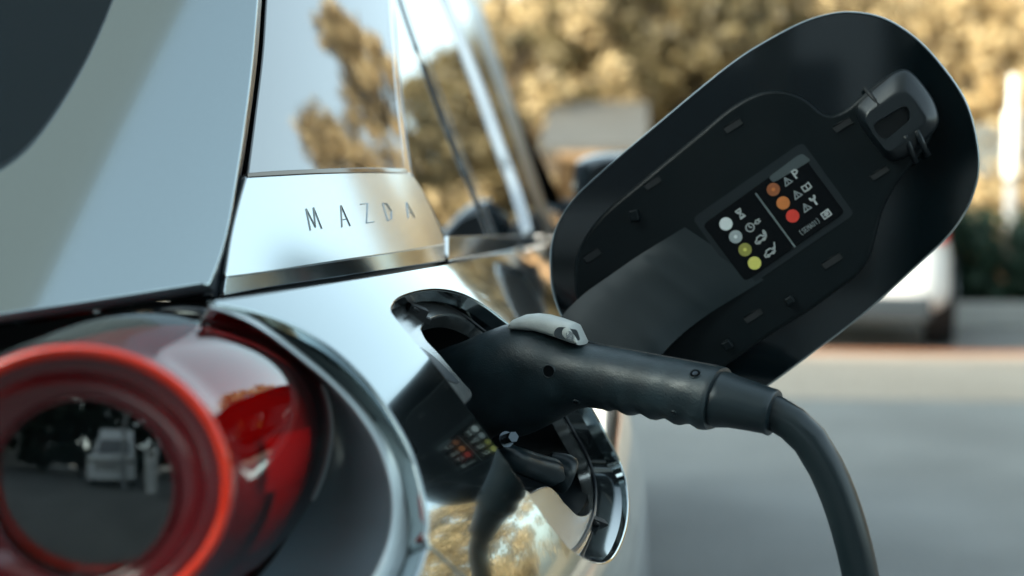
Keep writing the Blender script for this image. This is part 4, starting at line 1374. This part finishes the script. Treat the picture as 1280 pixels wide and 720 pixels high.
used = set()
PA = tree_proto(1, 'round', GOLD, 1.3, 4.6, 2.3)
PB = tree_proto(2, 'round', OLIVE, 1.5, 4.2, 2.1)
PC = tree_proto(3, 'cone', GOLD, .8, 6.6, 2.2, size=.075, nper=42, ncl=300)
PD_ = tree_proto(4, 'round', GOLD, .9, 3.6, 2.2, ncl=90)
G_ = 'golden trees beyond the hedge'
for i, (pr, a, y, s_, lab) in enumerate((
        (PA, -.150, 23, .80, 'golden leafed tree behind the car roof pillar'),
        (PD_, -.095, 20, .90, 'low golden tree over the grey shelter roof, just right of the windscreen pillar'),
        (PA, -.045, 24, .86, 'golden tree behind the left part of the shelter roof'),
        (PA, -.022, 23, .80, 'tall golden tree behind the left edge of the open flap'),
        (PB, .012, 20, .84, 'dark olive tree in the middle above the flap edge'),
        (PB, .055, 22, .92, 'dark olive tree just left of the top of the flap'),
        (PA, .105, 23, .82, 'pale golden tree directly behind the top of the flap'),
        (PD_, .160, 20, .95, 'broad golden tree above the upper right rim of the flap'),
        (PA, .205, 23, .86, 'golden tree at the upper right, left of the white post'),
        (PD_, .240, 20, .95, 'golden tree at the upper right behind the white post'),
        (PA, .290, 23, .90, 'golden tree at the right edge of the picture'))):
    place_tree(pr, used, (a * y, y, -.25), s_, i * 1.9, lab, G_)
G2 = 'trees beside the car park mirrored in the car'
for i, (pr, az, d_, s_, lab) in enumerate((
        (PC, 22.0, 15, .97, 'tall tapering golden tree mirrored in the black rear pane'),
        (PC, 27.8, 14, .84, 'shorter tapering golden tree mirrored beside the tall one'),
        (PC, 18.0, 17, .86, 'tall tapering golden tree mirrored at the front edge of the rear pane'),
        (PA, 14, 19, .62, 'round golden tree mirrored in the rear side window'),
        (PA, 43, 13, .80, 'small round golden tree mirrored low in the rear wing'),
        (PD_, 50, 12, .85, 'low broad golden tree mirrored in the rear wing below the flap'),
        (PA, 57, 12, .75, 'round golden tree mirrored below the charge port'),
        (PB, 66, 13, .70, 'olive tree mirrored beside the charge port'))):
    place_tree(pr, used, (d_ * math.sin(R(az)), d_ * math.cos(R(az)), .0), s_, i * 2.3, lab, G2)
PE = tree_proto(6, 'round', DARK, .8, 6.5, 2.6, size=.19, nper=75, ncl=130)  # trees added out of view to block the sky behind and darken reflections
G3 = 'evergreens added behind the bay to darken reflections'
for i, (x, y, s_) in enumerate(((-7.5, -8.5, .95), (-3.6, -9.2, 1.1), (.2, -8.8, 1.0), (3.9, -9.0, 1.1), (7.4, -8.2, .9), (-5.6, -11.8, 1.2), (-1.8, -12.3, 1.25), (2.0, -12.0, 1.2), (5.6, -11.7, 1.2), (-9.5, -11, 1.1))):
    place_tree(PE, used, (x, y, 0), s_, i * 1.3, 'dark evergreen tree added behind the charging bay to darken reflections', G3)
# unseen canopy added over the bay to darken part of the tailgate's reflection
CANM = mat('milky canopy sheet', (.75, .78, .78), .5)
_nt = CANM.node_tree; _t = _nt.nodes.new('ShaderNodeBsdfTranslucent'); _t.inputs['Color'].default_value = (.20, .225, .23, 1)
_m = _nt.nodes.new('ShaderNodeMixShader'); _m.inputs[0].default_value = .7
_nt.links.new(_nt.nodes['Principled BSDF'].outputs[0], _m.inputs[1]); _nt.links.new(_t.outputs[0], _m.inputs[2]); _nt.links.new(_m.outputs[0], _nt.nodes['Material Output'].inputs[0])
cn = thing('dimming_canopy', 'unseen flat canopy added over the bay to mirror as a darker field in the tailgate', 'canopy', (.1, -3.9, 0))
mb = MB(); mb.add([(-.73, -4.05, 3.28), (.93, -4.05, 3.28), (.93, .95, 3.28), (-.73, .95, 3.28)], [[0, 1, 2, 3]]); mb.build('roof_slab', CANM, cn, rel=False, smooth=False)
for k in range(3):
    mb = MB(); box(mb, (.10, -3.9 + 1.5 * k, 3.20), (1.6, .08, .10)); mb.build('beam', mat('canopy beam', (.16, .17, .18), .5), cn, rel=False, smooth=False)
for x_ in (-.5, .7):
    mb = MB(); box(mb, (x_, -3.9, 1.55), (.16, .16, 3.1)); mb.build('post', mat('canopy post', (.3, .31, .32), .5), cn, rel=False, smooth=False)

# hedge
rnd_ = random.Random(9)
def hedge(name, x0, x1, y, hgt, label, leaf):
    cl = []
    n = int((x1 - x0) * 70)
    for k in range(n): cl.append((Vector((rnd_.uniform(x0, x1), y + rnd_.uniform(-.35, .35), .12 + rnd_.random() * (hgt - .15))), .22))
    o = leaf_mesh(cl, 34, .06, rnd_, 1).build('hedge', leaf, None, rel=False, smooth=False)
    mb = MB(); 
    return tag(o, label, 'hedge')
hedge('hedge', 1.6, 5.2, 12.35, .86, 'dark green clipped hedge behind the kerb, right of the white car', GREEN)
hedge('hedge', -3.0, 1.4, 12.6, .62, 'low golden hedge behind the kerb, left of the white car', GOLD)
hedge('hedge', 1.8, 5.6, 13.6, 1.12, 'sunlit golden shrub row standing above the dark hedge', GOLD)

# low shelter with pale grey roof
she = thing('shelter', 'low shelter with a pale grey roof and open front beyond the hedge', 'shelter', (-.6, 17.0, .1))
mb = MB()
yq = 17.0
mb.add([(-1.25, yq - .6, 1.55), (.0, yq - .6, 1.55), (.0, yq + 1.2, 2.15), (-1.25, yq + 1.2, 2.15), (-1.25, yq - .6, 1.63), (.0, yq - .6, 1.63), (.0, yq + 1.2, 2.25), (-1.25, yq + 1.2, 2.25)], [[3, 2, 1, 0], [4, 5, 6, 7], [0, 1, 5, 4], [1, 2, 6, 5], [2, 3, 7, 6], [3, 0, 4, 7]])
ROOF = mat('pale roof sheet', (.085, .085, .08), .6, noise_amt=.1, nscale=3)
mb.build('roof', ROOF, she, rel=False, smooth=False)
for px_ in (-1.18, -.08):
    for py_ in (-.5, 1.0):
        mb = MB(); box(mb, (px_, yq + py_, .85), (.10, .10, 1.5)); mb.build('post', BARK, she, rel=False, smooth=False)
mb = MB(); box(mb, (-.63, yq + 1.15, .9), (1.15, .08, 1.6)); mb.build('back_wall', mat('timber wall', (.34, .22, .12), .8, noise_amt=.3, nscale=6), she, rel=False, smooth=False)

she2 = thing('garden_wall', 'pale grey garden wall behind the white post at the right edge', 'wall', (4.6, 16.2, .1))
mb = MB(); box(mb, (5.0, 16.2, 1.55), (3.4, .2, .55)); mb.build('wall_panel', mat('grey render', (.15, .165, .165), .8, noise_amt=.12, nscale=2), she2, rel=False, smooth=False)
mb = MB(); box(mb, (5.0, 16.22, .68), (3.4, .2, 1.18)); mb.build('wall_base', mat('warm stone', (.30, .22, .13), .9, noise_amt=.35, nscale=5), she2, rel=False, smooth=False)
# post
pst = thing('bollard_light', 'white post with rounded ends standing behind the dark hedge at the right', 'post', (3.3, 13.1, .1))
mb = MB()
px_ = .2465 * 13.1
tube(mb, [(px_, 13.1, .1), (px_, 13.1, 1.15)], .05, 16); mb.build('stem', mat('grey stem', (.3, .3, .3), .5), pst, rel=False)
mb = MB()
prof = [(0, 1.17), (.04, 1.175), (.068, 1.22), (.07, 1.28), (.07, 1.72), (.066, 1.77), (.035, 1.80), (.03, 2.10), (0, 2.11)]
loft(mb, [[Vector((px_ + r2 * math.cos(a), 13.1 + r2 * math.sin(a), z2)) for r2, z2 in prof] for a in [k * 2 * math.pi / 24 for k in range(25)]], False)
mb.build('post_head', mat('white enamel', (.82, .82, .80), .35), pst, rel=False)

# parked white car, tail towards us
wc = thing('parked_car', 'white hatchback parked beyond the road, half hidden by the open charge flap', 'parked car', (1.42, 11.45, 0), R(-9))


def wsec(y, w, z0, z1, tuck=.06, e=.35, n=36):
    out = []
    for k in range(n):
        a = 2 * math.pi * k / n
        ca, sa = math.cos(a), math.sin(a)
        x = w * math.copysign(abs(ca) ** e, ca); z = (z0 + z1) / 2 + (z1 - z0) / 2 * math.copysign(abs(sa) ** e, sa)
        x *= 1 - tuck * max(0, (z - z0) / (z1 - z0) - .45) * 2
        out.append(Vector((x, y, z)))
    return out
mb = MB()
loft(mb, [wsec(-2.02, .60, .38, .80), wsec(-2.0, .72, .32, .90), wsec(-1.93, .80, .25, .95), wsec(-1.7, .86, .22, .98), wsec(-.9, .89, .20, .98), wsec(.6, .89, .20, .96), wsec(1.4, .87, .20, .92), wsec(1.9, .80, .22, .80), wsec(2.08, .66, .28, .66), wsec(2.12, .5, .32, .6)], True, True, True)
mb.build('body', M['white_paint'], wc, rel=False, autos=60, local=True)
mb = MB()
loft(mb, [wsec(-1.85, .70, .9, .98, .2), wsec(-1.55, .68, .92, 1.36, .2), wsec(-1.3, .68, .92, 1.46, .2), wsec(-.3, .69, .92, 1.50, .2), wsec(.35, .68, .9, 1.42, .2), wsec(.9, .70, .88, 1.10, .2), wsec(1.15, .72, .86, .92, .1)], True, True, True)
mb.build('cabin', M['glass_dark'], wc, rel=False, autos=60, local=True)
mb = MB()
loft(mb, [wsec(-1.6, .56, 1.40, 1.43, 0, .5), wsec(-1.3, .58, 1.44, 1.485, 0, .5), wsec(-.3, .60, 1.48, 1.525, 0, .5), wsec(.3, .57, 1.41, 1.45, 0, .5)], True, True, True)
mb.build('roof', M['white_paint'], wc, rel=False, local=True)
for sx_ in (-1, 1):
    for yy in (-1.25, 1.3):
        mb = MB(); tube(mb, [(sx_ * .70, yy, .31), (sx_ * .895, yy, .31)], .31, 32); w_ = mb.build('wheel', M['tyre'], wc, rel=False, autos=40, local=True)
        mb = MB(); tube(mb, [(sx_ * .88, yy, .31), (sx_ * .905, yy, .31)], .20, 24); mb.build('rim', M['alloy'], w_, rel=False, autos=40, local=True)
    mb = MB(); box(mb, (sx_ * .70, -1.93, .80), (.24, .12, .16)); mb.build('tail_light', M['lamp_red'], wc, rel=False, smooth=False, bevel=.03, local=True)
mb = MB(); box(mb, (0, -2.0, .30), (1.45, .10, .16)); mb.build('bumper_valance', M['bezel'], wc, rel=False, smooth=False, bevel=.03, local=True)
mb = MB(); box(mb, (0, -2.035, .62), (.48, .02, .11)); mb.build('number_plate', M['plate'], wc, rel=False, smooth=False, local=True)

# unseen block added to keep the near ground in shade
ob = thing('shade_caster_block', 'unseen tall plain block added left of the car park to cast the shade on the near ground', 'building', (-20, -14, 0))
mb = MB(); box(mb, (-20, -13.9, 4.6), (12, 24.2, 9.2)); mb.build('wall', mat('warm render', (.34, .32, .30), .8, noise_amt=.1, nscale=.6), ob, rel=False, smooth=False)
mb = MB(); box(mb, (-20, -13.9, 9.3), (12.4, 24.6, .2)); mb.build('roof', mat('roof edge', (.2, .2, .2), .8), ob, rel=False, smooth=False)
for k in range(3):
    for j in range(7):
        mb = MB(); box(mb, (-13.99, -3.6 - j * 3.3, 2.0 + k * 2.9), (.06, 1.8, 1.4)); mb.build('window', M['glass_dark'], ob, rel=False, smooth=False)
vn = thing('delivery_van', 'white delivery van parked behind the charging bay, mirrored in the round lamp', 'van', (-1.0, -6.2, 0))
mb = MB(); loft(mb, [[Vector((-1.0 + x_ * w_, y_, z_)) for x_, z_ in ((-1, .3), (1, .3), (1, 1.2), (.9, zt), (-.9, zt), (-1, 1.2))] for y_, w_, zt in ((-4.0, .85, 1.22), (-4.1, .95, 1.25), (-4.6, .97, 1.3), (-5.3, .98, 2.15), (-5.7, .98, 2.75), (-8.6, .98, 2.8))], True, True, True)
mb.build('body', M['white_paint'], vn, rel=False, smooth=False, bevel=.05)
mb = MB(); mb.add([(-1.75, -4.66, 1.36), (-.25, -4.66, 1.36), (-.32, -5.24, 2.08), (-1.68, -5.24, 2.08)], [[0, 1, 2, 3]]); 
for q_ in mb.v: q_.y += .05
mb.build('windscreen', M['glass_dark'], vn, rel=False, smooth=False)
for k in range(3):
    mb = MB(); box(mb, (-1.0, -3.99, .72 + .16 * k), (1.2, .05, .06)); mb.build('grille_bar', M['bezel'], vn, rel=False, smooth=False)
for s_ in (-1, 1):
    mb = MB(); box(mb, (-1.0 + s_ * .78, -4.02, 1.02), (.28, .06, .18)); mb.build('headlight', M['steel'], vn, rel=False, smooth=False, bevel=.02)
    for y_ in (-4.9, -7.8):
        mb = MB(); tube(mb, [(-1.0 + s_ * .80, y_, .34), (-1.0 + s_ * 1.0, y_, .34)], .34, 28); mb.build('wheel', M['tyre'], vn, rel=False, autos=40)
# charging post behind the viewer, mirrored in the lamp
cp = thing('charging_post', 'white round-topped charging post that the black cable leads to', 'charging post', (.4, -3.2, 0))
mb = MB()
lo_ = [Vector((.4 + .16 * math.cos(a), -3.05, 1.25 + .16 * math.sin(a))) for a in [R(k * 10) for k in range(19)]] + [Vector((.24, -3.05, 0)), Vector((.56, -3.05, 0))]
prism(mb, lo_[::-1], Vector((0, 1, 0)), .22); mb.build('cabinet', mat('white cabinet', (.75, .76, .75), .4), cp, rel=False, smooth=False, bevel=.015)
mb = MB(); box(mb, (.4, -3.045, 1.22), (.16, .01, .14)); mb.build('screen', M['gloss_black'], cp, rel=False, smooth=False)
mb = MB(); box(mb, (.4, -3.04, .9), (.07, .04, .07)); mb.build('cable_outlet', M['bezel'], cp, rel=False, smooth=False, bevel=.01)

# ------------------------------------------------------------------ light, sky, camera
SUN_EL = 24.; TRAVEL = Vector((.86, .50, 0)).normalized()
sun = bpy.data.lights.new('sun', 'SUN'); sun.energy = 2.6; sun.angle = R(.5); sun.color = (1, .84, .65)
so = bpy.data.objects.new('sun', sun); C.objects.link(so)
dirv = Vector((TRAVEL.x * math.cos(R(SUN_EL)), TRAVEL.y * math.cos(R(SUN_EL)), -math.sin(R(SUN_EL))))
so.rotation_euler = dirv.to_track_quat('-Z', 'Y').to_euler(); so.location = (-30, -20, 25)
w = bpy.data.worlds.new('World'); sc.world = w; w.use_nodes = True
nt = w.node_tree
sky = nt.nodes.new('ShaderNodeTexSky'); sky.sky_type = 'NISHITA'; sky.sun_disc = False
sky.sun_elevation = R(SUN_EL)
sky.sun_rotation = math.atan2(-TRAVEL.x, -TRAVEL.y)
sky.air_density = 1.0; sky.dust_density = 3.0; sky.ozone_density = 1.0
bg = nt.nodes['Background']; bg.inputs['Strength'].default_value = .15
hs = nt.nodes.new('ShaderNodeHueSaturation'); hs.inputs['Saturation'].default_value = .42
tn = nt.nodes.new('ShaderNodeMix'); tn.data_type = 'RGBA'; tn.blend_type = 'MULTIPLY'; tn.inputs[0].default_value = 1; tn.inputs[7].default_value = (.87, 1.04, 1.01, 1)
nt.links.new(sky.outputs[0], hs.inputs['Color']); nt.links.new(hs.outputs[0], tn.inputs[6]); nt.links.new(tn.outputs[2], bg.inputs['Color'])

cam = bpy.data.cameras.new('camera'); co = bpy.data.objects.new('camera', cam); C.objects.link(co)
cam.sensor_width = 36; cam.lens = FPX / 1280 * 36; cam.clip_start = .02; cam.clip_end = 1000
co.location = (0, 0, H)
co.matrix_world = Matrix.Translation((0, 0, H)) @ Matrix((RGT, UPV, -FWD)).transposed().to_4x4()
cam.dof.use_dof = True; cam.dof.focus_distance = .90; cam.dof.aperture_fstop = 4.2
cam.dof.aperture_blades = 0
sc.camera = co
sc.view_settings.view_transform = 'Standard'; sc.view_settings.look = 'None'; sc.view_settings.gamma = 1
sc.view_settings.exposure = 1.95
sc.cycles.max_bounces = 10; sc.cycles.transparent_max_bounces = 12
sc.cycles.use_denoising = True
